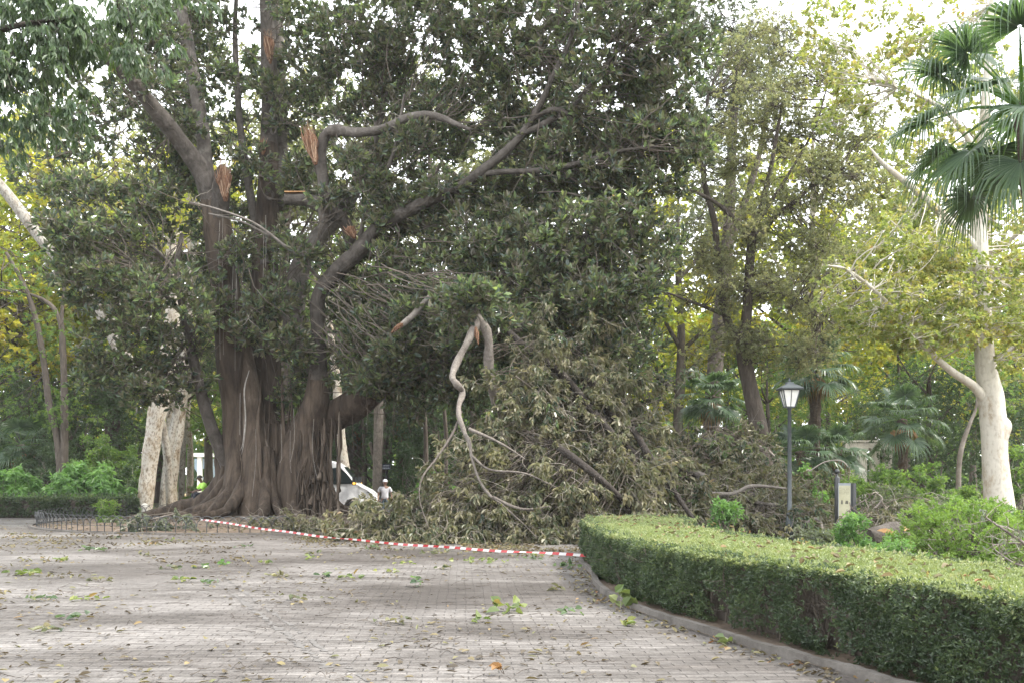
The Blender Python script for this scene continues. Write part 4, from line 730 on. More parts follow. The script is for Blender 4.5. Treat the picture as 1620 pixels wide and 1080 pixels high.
def street_lamp(c, hh):
    ro = root('street_lamp', 'dark street lamp with four sided white glass lantern behind the hedge', 'street lamp', c)
    b = MB(); lathe(b, c, [(.0, 0), (.10, 0), (.10, .5), (.085, .62), (.07, .66), (.085, .69), (.06, .74), (.055, 1.6), (.048, hh-.62), (.065, hh-.60), (.065, hh-.57), (.04, hh-.55), (0, hh-.55)], 14); obj('post', b, M['post_paint'], ro, smooth=True)
    b = MB(); lathe(b, c, [(.0, hh-.56), (.17, hh-.56), (.17, hh-.53), (0, hh-.53)], 4, phase=math.pi/4)
    cs = [(-.78, -.78), (.78, -.78), (.78, .78), (-.78, .78)]
    for k, (ax, ay) in enumerate(cs):
        bx_, by_ = cs[(k+1) % 4]
        tube(b, [c+np.array([.15*ax, .15*ay, hh-.54]), c+np.array([.275*ax, .275*ay, hh-.10])], .016, 4, 1)
        tube(b, [c+np.array([.275*ax, .275*ay, hh-.10]), c+np.array([.275*bx_, .275*by_, hh-.10])], .014, 4, 1)
        mx_, my_ = (ax+bx_)/2, (ay+by_)/2
        tube(b, [c+np.array([.152*mx_, .152*my_, hh-.53]), c+np.array([.278*mx_, .278*my_, hh-.10])], .009, 4, 1)
    la = obj('lantern', b, M['post_paint'], ro)
    for k in range(4):
        a_ = k*math.pi/2; ca, sa = math.cos(a_), math.sin(a_); q = []
        for u_, r0, z_ in ((-1, .108, hh-.53), (1, .108, hh-.53), (1, .205, hh-.105), (-1, .205, hh-.105)): q.append(c+np.array([ca*r0-sa*u_*r0, sa*r0+ca*u_*r0, z_]))
        b = MB(); b.add(q, [[0, 1, 2, 3]]); obj('glass_pane', b, M['lamp_glass'], la)
    b = MB(); lathe(b, c, [(.0, hh-.095), (.40, hh-.095), (.41, hh-.06), (.22, hh+.03), (.14, hh+.05), (.12, hh+.10), (.03, hh+.11), (.035, hh+.15), (.01, hh+.22), (0, hh+.22)], 4, phase=math.pi/4); obj('lantern_roof', b, M['post_paint'], ro)
street_lamp(np.array([P(1249, 800, 26)[0], 26, 0.0]), 4.02)

def info_sign(c, rot):
    ro = root('info_sign', 'narrow information panel between two black posts with a ball finial', 'sign', c); cr, sr = math.cos(rot), math.sin(rot)
    W2 = lambda x, y, z: c+np.array([x*cr-y*sr, x*sr+y*cr, z])
    b = MB(); lathe(b, W2(-.27, 0, 0), [(0, 0), (.065, 0), (.065, 1.62), (.05, 1.66), (.022, 1.67), (.022, 1.74)], 12); obj('post', b, M['iron'], ro, smooth=True)
    b = MB(); lathe(b, W2(-.27, 0, 1.79), [(.065*math.cos(x), .065*math.sin(x)) for x in np.linspace(-1.57, 1.57, 9)], 12); obj('ball_finial', b, M['iron'], ro, smooth=True)
    b = MB(); box(b, W2(.24, 0, .78), (.08, .10, 1.44), rot=rot); obj('post', b, M['iron'], ro)
    b = MB(); box(b, W2(-.005, -.0, .82), (.44, .06, 1.36), rot=rot); p = obj('panel', b, M['grey_metal'], ro)
    b = MB(); b.add([W2(-.185, -.033, .2), W2(.175, -.033, .2), W2(.175, -.033, 1.44), W2(-.185, -.033, 1.44)], [[0, 1, 2, 3]]); obj('face', b, M['sign_face'], p)
    b = MB(); q = rgen(52)
    def mark(x, z, w_, h_): b.add([W2(x-w_, -.036, z-h_), W2(x+w_, -.036, z-h_), W2(x+w_*.8, -.036, z+h_), W2(x-w_*.6, -.036, z+h_)], [[0, 1, 2, 3]])
    for x, z, w_, h_ in ((-.09, 1.03, .03, .05), (.06, 1.03, .05, .04), (.07, .8, .012, .06), (.07, .72, .02, .03), (-.09, .5, .018, .06), (.06, .55, .012, .04), (.06, .48, .03, .03)): mark(x, z, w_, h_)
    for k in range(5):
        for j_ in range(9): mark(-.16+j_*.036, 1.38-k*.035, .011, .005) if q.random() < .8 else None
    obj('lettering', b, M['sign_ink'], p)
info_sign(np.array([P(1338, 800, 24.5)[0], 24.5, 0.0]), R(-60))

sb = root('street_sign', 'small dark blue name board with two rows of white letters among trunks', 'sign', P(611, 800, 52)*np.array([1, 1, 0]))
c0 = P(611, 737.5, 52); b = MB(); tube(b, [np.array([c0[0], 52, 0]), np.array([c0[0], 52, 2.0])], .035, 8, 1); obj('post', b, M['iron'], sb)
b = MB(); box(b, c0, (.46, .04, .30)); pn = obj('board', b, M['board_blue'], sb)
b = MB(); q = rgen(53)
for row, (n_, z_) in enumerate(((8, .055), (9, -.075))):
    for i in range(n_):
        x = c0[0]+(i-(n_-1)/2)*.04; zz = c0[2]+z_; hgt = .035 if row == 0 else .045
        box(b, (x-.010, 52-.024, zz), (.008, .006, hgt*1.4)); box(b, (x+.003, 52-.024, zz+hgt*.6*(1 if i % 2 else -1)), (.018, .006, .010))
        if i % 3: box(b, (x+.010, 52-.024, zz), (.007, .006, hgt))
obj('lettering', b, M['letter_white'], pn)
c0 = P(229, 800, 42); ro = root('bollard', 'short pale stone bollard with a rounded top at the root tip', 'bollard', (c0[0], 42, 0)); b = MB(); lathe(b, np.array([c0[0], 42, 0]), [(0, 0), (.15, 0), (.15, .30), (.13, .34), (.15, .38), (.145, .46), (.11, .53), (.05, .57), (0, .575)], 14); obj('shaft', b, M['white_stone'], ro, smooth=True)
# cut log
lg = root('cut_log', 'freshly sawn log with orange cut face lying behind the hedge', 'log', G(1395, 858, 0))
b = MB(); tube(b, [P(1374, 852, 21), P(1390, 848, 21.1), P(1408, 842, 21.3), P(1420, 838, 21.4)], [.22, .23, .22, .2], 12, 3, .06); obj('bark', b, M['limb_bark'], lg, smooth=True)
b = MB(); c_ = P(1398, 846, 20.9); V = [c_+np.array([.42*(u_-.5), -.02, .08*math.sin(u_*3)+v_]) for v_ in (-.02, .07) for u_ in np.linspace(0, 1, 6)]; b.add(V, [[i, i+1, i+7, i+6] for i in range(5)]); lathe(b, P(1421, 838, 21.35), [(0, .12), (.15, .1), (.17, .0), (.12, -.1)], 8); obj('cut_face', b, M['cut_wood'], lg)
#@@VAN
def van(front, heading):
    ro = root('parked_van', 'white van with black mirror parked behind the giant tree', 'van', front); ro.rotation_euler = (0, 0, heading)
    prof = np.array([(0, .32), (-.0, .62), (.03, .80), (.14, .96), (.38, 1.14), (.70, 1.30), (.92, 1.43), (1.18, 1.76), (1.46, 2.10), (1.75, 2.30), (2.2, 2.41), (3.4, 2.46), (5.3, 2.44), (5.42, 2.3), (5.45, .9), (5.43, .34), (4.75, .30), (4.7, .5), (4.55, .70), (4.3, .78), (4.05, .70), (3.9, .5), (3.86, .30), (1.46, .30), (1.42, .5), (1.28, .70), (1.04, .78), (.78, .70), (.62, .5), (.58, .30)])
    c = np.array([2.6, 1.2]); b = MB(); n = len(prof); secs = [(-.98, .965), (-.95, .99), (-.85, 1), (0, 1), (.85, 1), (.95, .99), (.98, .965)]; V = []
    for y, s in secs:
        p = c+(prof-c)*s; hw = np.where(p[:, 1] > 1.25, 1-(p[:, 1]-1.25)*.10, 1.0)*np.where(p[:, 0] < .5, 1-.16*(.5-p[:, 0])/.5, 1)
        V.append(np.column_stack([-p[:, 0], y*hw, p[:, 1]]))
    V = np.vstack(V); i = (np.arange(len(secs)-1)*n)[:, None]; j = np.arange(n)[None]; jn = (j+1) % n
    b.add(V, np.stack([i+j, i+jn, i+n+jn, i+n+j], -1).reshape(-1, 4)); b.add(V[:n], [list(range(n))]); b.add(V[-n:], [list(range(n))[::-1]])
    obj('body', b, M['white_paint'], ro, local=True)
    for s in (-1, 1):
        b = MB(); yy = lambda z: s*(.99-(max(z, 1.25)-1.25)*.10)
        q = [(-.98, 1.40), (-2.0, 1.38), (-2.02, 2.05), (-1.62, 2.10), (-1.30, 1.80)]; b.add([[x, yy(z), z] for x, z in q], [list(range(5)) if s < 0 else [4, 3, 2, 1, 0]]); w_ = obj('side_window', b, M['car_glass'], ro, local=True)
        b = MB(); box(b, (-.98, s*1.16, 1.52), (.14, .22, .36)); mr = obj('mirror', b, M['black_plastic'], ro, local=True)
        b = MB(); box(b, (-.905, s*1.18, 1.42), (.02, .14, .05)); box(b, (-.98, s*1.275, 1.42), (.09, .02, .08)); obj('indicator', b, M['amber'], mr, local=True)
        b = MB(); b.add([[-.03, s*.60, .78], [-.06, s*.86, .78], [-.50, s*.99, 1.06], [-.30, s*.80, 1.10], [-.12, s*.62, .97]], [[0, 1, 2, 3, 4]]); obj('headlight', b, M['headlight_glass'], ro, local=True)
        for x0 in (-.80, -2.08): b = MB(); box(b, (x0, s*.986, .95), (.012, .02, 1.0)); obj('door_seam', b, M['black_plastic'], ro, local=True)
        b = MB(); box(b, (-1.9, s*.995, 1.22), (.2, .03, .045)); obj('door_handle', b, M['black_plastic'], ro, local=True)
        for x0 in (-1.02, -4.3):
            b = MB(); a_ = np.linspace(0, 2*np.pi, 25)[:-1]; V = []
            for r_0, y0 in ((.18, .99), (.30, .99), (.345, .95), (.345, .76)): V.append(np.column_stack([x0+r_0*np.cos(a_), np.full(24, s*y0), .345+r_0*np.sin(a_)]))
            b.add(np.vstack(V), [[k*24+j_, k*24+(j_+1) % 24, (k+1)*24+(j_+1) % 24, (k+1)*24+j_] for k in range(3) for j_ in range(24)]); wh = obj('wheel', b, M['rubber'], ro, local=True)
            b = MB(); V = []
            for r_0, y0 in ((.0, .975), (.08, .985), (.17, .965), (.2, .99)): V.append(np.column_stack([x0+r_0*np.cos(a_), np.full(24, s*y0), .345+r_0*np.sin(a_)]))
            b.add(np.vstack(V), [[k*24+j_, k*24+(j_+1) % 24, (k+1)*24+(j_+1) % 24, (k+1)*24+j_] for k in range(3) for j_ in range(24)]); obj('rim', b, M['steel'], wh, local=True)
    b = MB(); b.add([[-.93, -.86, 1.45], [-.93, .86, 1.45], [-1.47, .80, 2.125], [-1.47, -.80, 2.125]], [[0, 1, 2, 3]]); b.V[-1][:, 0] += .025; obj('windscreen', b, M['car_glass'], ro, local=True)
    b = MB(); box(b, (.01, 0, .50), (.10, 1.6, .34)); box(b, (.03, 0, .80), (.05, .9, .16)); obj('bumper', b, M['black_plastic'], ro, local=True)
van(np.array([P(601, 800, 43.0)[0], 43.0, 0]), R(3))
#@@PEOPLE
def skin(name, verts, edges, m, parent, rooti=0, sub=2):
    me = bpy.data.meshes.new(name); me.from_pydata([v[:3] for v in verts], edges, []); o = bpy.data.objects.new(name, me); COL.objects.link(o); o.parent = parent
    sk = o.modifiers.new('Skin', 'SKIN'); sk.branch_smoothing = .6; sk.use_smooth_shade = True
    d = me.skin_vertices[0].data
    for i, v in enumerate(verts): d[i].radius = (v[3], v[4] if len(v) > 4 else v[3]); d[i].use_root = (i == rooti)
    ss = o.modifiers.new('Sub', 'SUBSURF'); ss.levels = ss.render_levels = sub
    me.materials.append(m); return o
def ellipsoid(name, c, r, m, parent, zmin=-1.0, seg=14):
    b = MB(); lathe(b, (0, 0, 0), [(math.cos(x), math.sin(x)) for x in np.linspace(math.asin(max(-1, zmin)), math.pi/2, 9)], seg)
    b.V = [v*np.array(r)+np.array(c) for v in b.V]; return obj(name, b, m, parent, smooth=True, local=True)
def person(label, loc, heading, J, skin_m, shirt_m, leg_m, hat_m, sleeve=.55):
    """J: joint positions; the figure looks along its own -Y"""
    ro = root('person', label, 'person', loc); ro.rotation_euler = (0, 0, heading); A = lambda k: np.array(J[k], float); L = lambda a, b, t: tuple(A(a)*(1-t)+A(b)*t)
    hd = A('head'); nk = A('neck'); ax = norm((hd-nk)[None])[0]
    names = ['pelvis', 'belly', 'chest', 'neck']; v = [(*A('pelvis'), .125, .10), (*A('belly'), .115, .095), (*A('chest'), .135, .105), (*nk, .052, .055), (*(hd-ax*.06), .062, .075), (*(hd+ax*.03), .078, .092), (*(hd+ax*.095), .055, .065)]
    e = [(0, 1), (1, 2), (2, 3), (3, 4), (4, 5), (5, 6)]
    for s in 'lr':
        n = len(v); v += [(*A('sh'+s), .058), (*A('el'+s), .042), (*A('wr'+s), .028), (*A('ha'+s), .036, .018)]; e += [(2, n), (n, n+1), (n+1, n+2), (n+2, n+3)]
        n = len(v); v += [(*A('hip'+s), .085), (*A('kn'+s), .058), (*A('an'+s), .038), (*A('to'+s), .034)]; e += [(0, n), (n, n+1), (n+1, n+2), (n+2, n+3)]
    body = skin('body', v, e, skin_m, ro)
    # hands: five fingers each, a little bent
    for s in 'lr':
        b = MB(); h0 = A('ha'+s); d = norm((h0-A('wr'+s))[None])[0]; sd = norm(np.cross(d, [0.2, 1, .1])[None])[0]; bend = np.array([0, -.35, 0])
        for k, (o_, ln) in enumerate(((-.024, .062), (-.008, .075), (.008, .072), (.023, .056))):
            p0 = h0+sd*o_; p1 = p0+d*ln*.55; p2 = p1+norm((d+bend)[None])[0]*ln*.5; tube(b, [p0-d*.02, p1, p2], [.0095, .009, .006], 6, 2)
        p0 = h0-d*.03+sd*.028; tube(b, [p0, p0+(d+sd*.9)*.028, p0+(d*1.5+sd*.9)*.036], [.011, .010, .006], 6, 2); obj('fingers', b, skin_m, ro, smooth=True, local=True)
    v = [(*L('pelvis', 'belly', -.35), .150, .122), (*L('pelvis', 'belly', .3), .168, .138), (*A('belly'), .168, .138), (*A('chest'), .178, .138), (*L('chest', 'neck', .72), .085, .075)]; e = [(0, 1), (1, 2), (2, 3), (3, 4)]
    for s in 'lr': n = len(v); v += [(*A('sh'+s), .088), (*L('sh'+s, 'el'+s, sleeve), .080), (*L('sh'+s, 'el'+s, sleeve+.25), .074)]; e += [(3, n), (n, n+1), (n+1, n+2)]
    skin('shirt', v, e, shirt_m, ro)
    v = [(*A('belly')*np.array([1, 1, 0])+np.array([0, 0, 1])*0, 0)] if False else [(*L('pelvis', 'belly', .35), .14, .115), (*A('pelvis'), .142, .118)]; e = [(0, 1)]
    for s in 'lr': n = len(v); v += [(*A('hip'+s), .105), (*A('kn'+s), .078), (*L('kn'+s, 'an'+s, .95), .062)]; e += [(1, n), (n, n+1), (n+1, n+2)]
    skin('trousers', v, e, leg_m, ro, 1)
    for s in 'lr': skin('shoe', [(*A('an'+s), .05, .05), (*L('an'+s, 'to'+s, .5), .05, .045), (*A('to'+s), .042, .032)], [(0, 1), (1, 2)], M['shoe'], ro)
    # face
    f = np.array([0, -1., 0]); b = MB(); tube(b, [hd+f*.088+ax*.02, hd+f*.108-ax*.012, hd+f*.094-ax*.022], [.008, .015, .010], 6, 2); obj('nose', b, skin_m, ro, smooth=True, local=True)
    for s in (-1, 1):
        ellipsoid('eye', hd+f*.086+np.array([s*.032, 0, .02]), (.012, .008, .008), M['dark_cloth'], ro, seg=8); ellipsoid('ear', hd+np.array([s*.082, .01, .0]), (.014, .026, .034), skin_m, ro, seg=8)
    b = MB(); tube(b, [hd+f*.086+np.array([-.024, 0, -.05]), hd+f*.094+np.array([0, 0, -.052]), hd+f*.086+np.array([.024, 0, -.05])], .006, 5, 2); obj('mouth', b, M['shoe'], ro, smooth=True, local=True)
    ellipsoid('hair', hd+np.array([0, .014, .035]), (.088, .104, .095), M['black_hair'], ro, zmin=-.2)
    if hat_m:
        hat = ellipsoid('cap', hd+np.array([0, .004, .055]), (.098, .115, .088), hat_m, ro, zmin=-.05)
        b = MB(); a_ = np.linspace(math.pi*1.08, math.pi*1.92, 9); V = [hd+np.array([.09*math.cos(x), .10*math.sin(x), .055]) for x in a_]+[hd+np.array([.10*math.cos(x), .205*math.sin(x)+.0, .035]) for x in a_]; V += [p-np.array([0, 0, .008]) for p in V]
        b.add(V, [[i, i+1, i+10, i+9] for i in range(8)]+[[18+i, 27+i, 28+i, 19+i] for i in range(8)]+[[9+i, 10+i, 28+i, 27+i] for i in range(8)]); obj('cap_peak', b, hat_m, hat, smooth=True, local=True)
    return ro
J1 = dict(pelvis=(0, 0, .82), belly=(0, -.01, .98), chest=(0, .0, 1.17), neck=(0, -.01, 1.33), head=(.01, -.03, 1.46), shl=(.19, 0, 1.25), ell=(.27, .0, 1.0), wrl=(.29, -.10, .80), hal=(.28, -.14, .73), shr=(-.19, 0, 1.25), elr=(-.27, .02, 1.0), wrr=(-.28, -.07, .79), har=(-.275, -.10, .71),
          hipl=(.09, 0, .76), knl=(.11, -.03, .43), anl=(.12, .02, .08), tol=(.14, -.14, .04), hipr=(-.09, 0, .76), knr=(-.10, -.02, .43), anr=(-.11, .03, .08), tor=(-.13, -.13, .04))
person('man in white cap and white T-shirt standing behind the fallen branches', (P(609, 800, 41)[0], 41, 0), R(6), J1, M['skin_tan'], M['white_cotton'], M['blue_jean'], M['white_cotton'])
J2 = dict(pelvis=(0, .10, .09), belly=(0, .07, .26), chest=(0, -.02, .44), neck=(0, -.09, .58), head=(0, -.15, .70), shl=(.19, -.02, .50), ell=(.25, -.16, .28), wrl=(.12, -.36, .20), hal=(.08, -.42, .19), shr=(-.19, -.02, .50), elr=(-.25, -.16, .28), wrr=(-.12, -.36, .20), har=(-.08, -.42, .18),
          hipl=(.10, .06, .08), knl=(.17, -.36, .12), anl=(.15, -.38, -.30), tol=(.16, -.52, -.34), hipr=(-.10, .06, .08), knr=(-.17, -.36, .12), anr=(-.15, -.38, -.30), tor=(-.16, -.52, -.34))
sp = P(321, 786, 37.85)
person('person in lime high-visibility shirt and dark trousers seated on the long root', tuple(sp+np.array([0, .06, .02])), R(-58), J2, M['skin_dark'], M['hivis'], M['dark_cloth'], None, sleeve=.7)
#@@PALMS
def fan_frond(mb, pb, o, d, pet, R_, nseg, rng, droop=.5, dry=False, arc=2.1):
    d = norm(np.asarray(d)[None])[0]; up = np.array([0, 0, 1.])
    end = o+d*pet+np.array([0, 0, -.10*pet*pet*(1-abs(d[2]))]); pts = [o, o+d*pet*.5+np.array([0, 0, .02*pet]), end]
    tube(pb, pts, [.022*pet+.008, .014*pet+.006, .010], 5, 3, 0, 0, rng, .4 if not dry else .8)
    d2 = norm((end-pts[1])[None])[0]; s = np.cross(d2, up); s = norm(s[None])[0]; n_ = np.cross(s, d2)
    ph = np.linspace(-arc, arc, nseg)+rng.normal(0, .02, nseg); ln = R_*(1-.16*(np.abs(ph)/arc)**2)*rng.uniform(.9, 1.05, nseg)
    e = np.cos(ph)[:, None]*d2+np.sin(ph)[:, None]*s+(.18*np.abs(np.sin(ph)))[:, None]*n_; e = norm(e)
    ts = np.array([0.03, .35, .62, .85, 1.0]); wd = np.array([.012, .036, .024, .010, .0015])*R_*1.1*30/nseg; dr = droop*np.array([0, .02, .10, .42, .85])
    cw = norm(np.cross(e, n_)); V = []
    tipv = rng.uniform(.7, 1.4, nseg)
    for t, w_, q in zip(ts, wd, dr):
        c = end+e*(ln*t)[:, None]+np.array([0, 0, -1.])*(q*ln*tipv)[:, None]; c = c-e*(q*ln*.35*tipv)[:, None]
        V += [c-cw*w_, c+n_*w_*.5, c+cw*w_]
    V = np.stack(V, 1); b = (np.arange(nseg)*15)[:, None]; F_ = []
    for k in range(4):
        for h in range(2): F_.append(np.stack([b[:, 0]+3*k+h, b[:, 0]+3*k+h+1, b[:, 0]+3*k+4+h, b[:, 0]+3*k+3+h], -1))
    mb.add(V.reshape(-1, 3), np.concatenate(F_), np.repeat(np.clip(rng.uniform(.1, .7, nseg), 0, 1), 15))
def fan_palm(label, base, ht, nf, pet, R_, tr_r, seed, dead=14, nseg=30, each=False, group=None, lean=(0, 0), elev=(-.75, 1.1), droop=.5):
    r_ = rgen(seed); ro = root('fan_palm', label, 'palm', base, group); base = np.asarray(base, float); top = base+np.array([lean[0], lean[1], ht])
    b = MB(); k = max(4, int(ht*2)); pts = [base*(1-t)+top*t+np.array([math.sin(t*3+seed)*.05, 0, 0]) for t in np.linspace(0, 1, k)]; tube(b, pts, [tr_r*(1.25 if i == 0 else 1)*(1+.12*(i == k-1)) for i in range(k)], 12, 6, .10, .03, r_); obj('trunk', b, M['palm_bark'], ro)
    mb, pb = MB(), MB()
    for i in range(nf):
        az = i*2.4+r_.normal(0, .2); el = elev[1]+(elev[0]-elev[1])*((i+.5)/nf)+r_.normal(0, .1); d = (math.cos(az)*math.cos(el), math.sin(az)*math.cos(el), math.sin(el))
        if each: mb, pb = MB(), MB()
        fan_frond(mb, pb, top+np.array([0, 0, r_.uniform(-.1, .1)]), d, pet*r_.uniform(.85, 1.15), R_*r_.uniform(.85, 1.1), nseg, r_, droop)
        if each: f = obj('frond', mb, M['palm_leaf'], ro); obj('petiole', pb, M['mid_leaf'], f)
    if not each: obj('crown', mb, M['palm_leaf'], ro); obj('petioles', pb, M['mid_leaf'], ro)
    if dead:
        mb, pb = MB(), MB()
        for i in range(dead):
            az = i*2.4; el = -r_.uniform(.7, 1.3); d = (math.cos(az)*math.cos(el), math.sin(az)*math.cos(el), math.sin(el)); fan_frond(mb, pb, top-np.array([0, 0, r_.uniform(.05, .35)]), d, pet*.45, R_*.55, 12, r_, .7, True)
        mb.F += [f+mb.n for f in pb.F]; mb.V += pb.V; mb.T += pb.T; obj('dry_fronds', mb, M['dry_leaf'], ro)
    return ro
def palm_at(label, px_, ytop, Y, **k): fan_palm(label, (P(px_, 800, Y)[0], Y, 0), P(px_, ytop, Y)[2], **k)
palm_at('fan palm with orange dry fronds left of the dark leaning trunk', 1126, 628, 40, nf=24, pet=.9, R_=.85, tr_r=.20, seed=61)
palm_at('tall fan palm with shaggy brown trunk right of the street lamp', 1288, 585, 41, nf=26, pet=1.1, R_=1.0, tr_r=.22, seed=62, dead=20)
palm_at('fan palm with rusty skirt standing before the stone pergola', 1427, 664, 44, nf=24, pet=1.2, R_=1.0, tr_r=.2, seed=63)
palm_at('short dark fan palm crowding the foot of the tall palm', 1268, 715, 40.5, nf=22, pet=.9, R_=.95, tr_r=.2, seed=64, dead=8)
palm_at('low spreading fan palm right of the tall palm foot', 1325, 712, 42, nf=20, pet=.9, R_=.9, tr_r=.2, seed=65, dead=6)
palm_at('big fan palm with drooping fronds at the upper right edge', 1700, 168, 17.5, lean=(-.92, 0), nf=30, pet=1.5, R_=1.15, tr_r=.14, seed=66, nseg=46, each=True, elev=(-.9, 1.15), droop=.72, dead=0)
palm_at('fan palm with green crown behind the van', 566, 668, 60, nf=22, pet=1.3, R_=1.2, tr_r=.28, seed=67)
palm_at('low fan palm in shade at the far left', 35, 705, 52, nf=20, pet=1.2, R_=1.2, tr_r=.25, seed=68)
palm_at('fan palm with pale trunk beside the name board', 634, 655, 58, nf=22, pet=1.2, R_=1.2, tr_r=.2, seed=69)
#@@TREES
# ------------------------------------------------------------------ single trees with their own limbs
def tree(name, label, limbs, bark, masses, leaf, L, W, seed, k=7, tips=12, br=.6, droop=.15, twr=(.022, .009), seg=10, simple=True, group=None, lump=.05, spread=(.35, 1.4), trunk_n=1, upb=.35):
    r_ = rgen(seed); b0 = limbs[0][0]; ro = root(name, label, 'tree', (P(b0[0], b0[1], b0[2])[0], b0[2], 0), group); nd = []
    b = MB()
    for li, l in enumerate(limbs):
        p = tube(b, [P(a, c, Y) for a, c, Y, w_ in l], [px(w_, Y) for a, c, Y, w_ in l], seg, 5, lump, 0, r_, r_.uniform(.2, .8)); nd.append(p[len(p)//2:] if li == 0 else p)
        if li == trunk_n-1: obj('trunk', b, M[bark], ro, smooth=True); b = MB()
    if b.V: obj('limbs', b, M[bark], ro, smooth=True)
    nd = np.vstack(nd); lf = MB(); tw = MB()
    for cx_, cy_, Y, rx, ry, rY, nb in masses:
        kk = Y/F; T, D, bc, bi = clumps(r_, P(cx_, cy_, Y), (rx*kk, rY, ry*kk), nb, br, tips, upb=upb)
        tc = np.clip(r_.uniform(0, 1, nb)[bi]*.8+r_.normal(.1, .13, len(T)), 0, 1)
        rosettes(lf, T, D, r_, k, L, W, spread, droop, L*.8, tc, simple=simple)
        ni = nearest(bc, nd); fr = nd[ni]; dd = np.linalg.norm(bc-fr, axis=1, keepdims=True); fr = np.where(dd > 4, bc+(fr-bc)/np.maximum(dd, .01)*r_.uniform(1.5, 4, (nb, 1)), fr)
        twigs(tw, fr, bc, twr[0], twr[1], r_, 6, 4, .1); s_ = r_.random(len(T)) < .6; twigs(tw, bc[bi][s_], T[s_], twr[1]*.7, .003, r_, 3, 3, .1)
    obj('crown', lf, M[leaf], ro, extra=(tw, M[bark]))
    return ro
tree('elm_tree', 'olive green tree with dark leaning trunk behind the street lamp', [
    [(1222, 832, 34, 36), (1212, 740, 34, 31), (1200, 675, 34, 28), (1190, 630, 34, 26), (1180, 580, 34, 24), (1173, 540, 34, 24)],
    [(1173, 545, 34, 20), (1181, 500, 34, 17), (1185, 440, 34, 15), (1188, 395, 34, 15), (1196, 360, 33.8, 12), (1212, 300, 33.6, 9), (1224, 240, 33.4, 7), (1240, 150, 33, 4)],
    [(1172, 545, 34, 18), (1150, 505, 34.4, 13), (1138, 440, 34.6, 12), (1130, 350, 34.8, 10), (1112, 270, 35, 8), (1120, 150, 35, 5)],
    [(1189, 390, 34, 10), (1222, 348, 33.6, 9), (1256, 320, 33.2, 7), (1290, 292, 33, 5), (1340, 262, 32.8, 3)], [(1187, 385, 34, 9), (1160, 345, 33.8, 8), (1128, 318, 33.6, 6), (1090, 300, 33.4, 4)],
    [(1182, 478, 34, 6), (1215, 462, 33.5, 5), (1260, 470, 33, 3), (1300, 500, 32.6, 2)], [(1150, 500, 34.3, 6), (1100, 480, 34, 5), (1050, 462, 33.6, 3), (1020, 462, 33.4, 2)], [(1200, 350, 33.8, 6), (1245, 280, 34, 5), (1290, 200, 34, 3), (1310, 130, 34, 2)]],
    'dark_bark', [(1180, 90, 36, 60, 60, 2, 26), (1240, 60, 35, 45, 40, 1.6, 9), (1280, 120, 34.5, 60, 55, 2, 22), (1200, 190, 34.5, 75, 60, 2.2, 32), (1290, 210, 34, 70, 55, 2, 26), (1340, 200, 33.5, 45, 60, 2, 11), (1150, 280, 34.6, 60, 60, 2, 20), (1250, 290, 33.6, 80, 50, 2.2, 26), (1340, 310, 33, 60, 45, 2, 16), (1380, 260, 33, 35, 45, 1.6, 7),
        (1120, 380, 34.4, 60, 60, 2, 20), (1230, 380, 33.4, 80, 55, 2.2, 26), (1310, 400, 33, 55, 50, 2, 16), (1130, 460, 34.2, 75, 45, 2, 20), (1240, 460, 33.4, 85, 50, 2.2, 30), (1300, 500, 33, 50, 40, 1.8, 12), (1220, 540, 33.4, 75, 40, 2, 20), (1130, 540, 34.4, 60, 35, 1.8, 12), (1280, 560, 33.2, 50, 30, 1.6, 9)],
    'elm_leaf', .105, .05, 71, k=7, tips=32, br=.62, droop=.35)
tree('holm_oak', 'grey green evergreen tree rising behind the right side of the ficus', [[(1120, 800, 44, 30), (1130, 600, 44, 26), (1150, 400, 44, 20), (1160, 200, 44, 14), (1170, 60, 44, 8)], [(1150, 400, 44, 12), (1200, 250, 44, 9), (1220, 120, 44, 5)]], 'dark_bark',
    [(1180, 60, 44, 75, 60, 2.6, 34), (1140, 150, 44, 70, 70, 2.6, 34), (1200, 150, 44, 60, 60, 2.4, 26), (1120, 20, 44, 60, 50, 2.4, 20), (1130, 260, 44, 60, 60, 2.4, 20), (1090, 360, 44, 50, 60, 2.4, 14)], 'grey_leaf', .14, .065, 72, k=8, tips=22, br=.75)
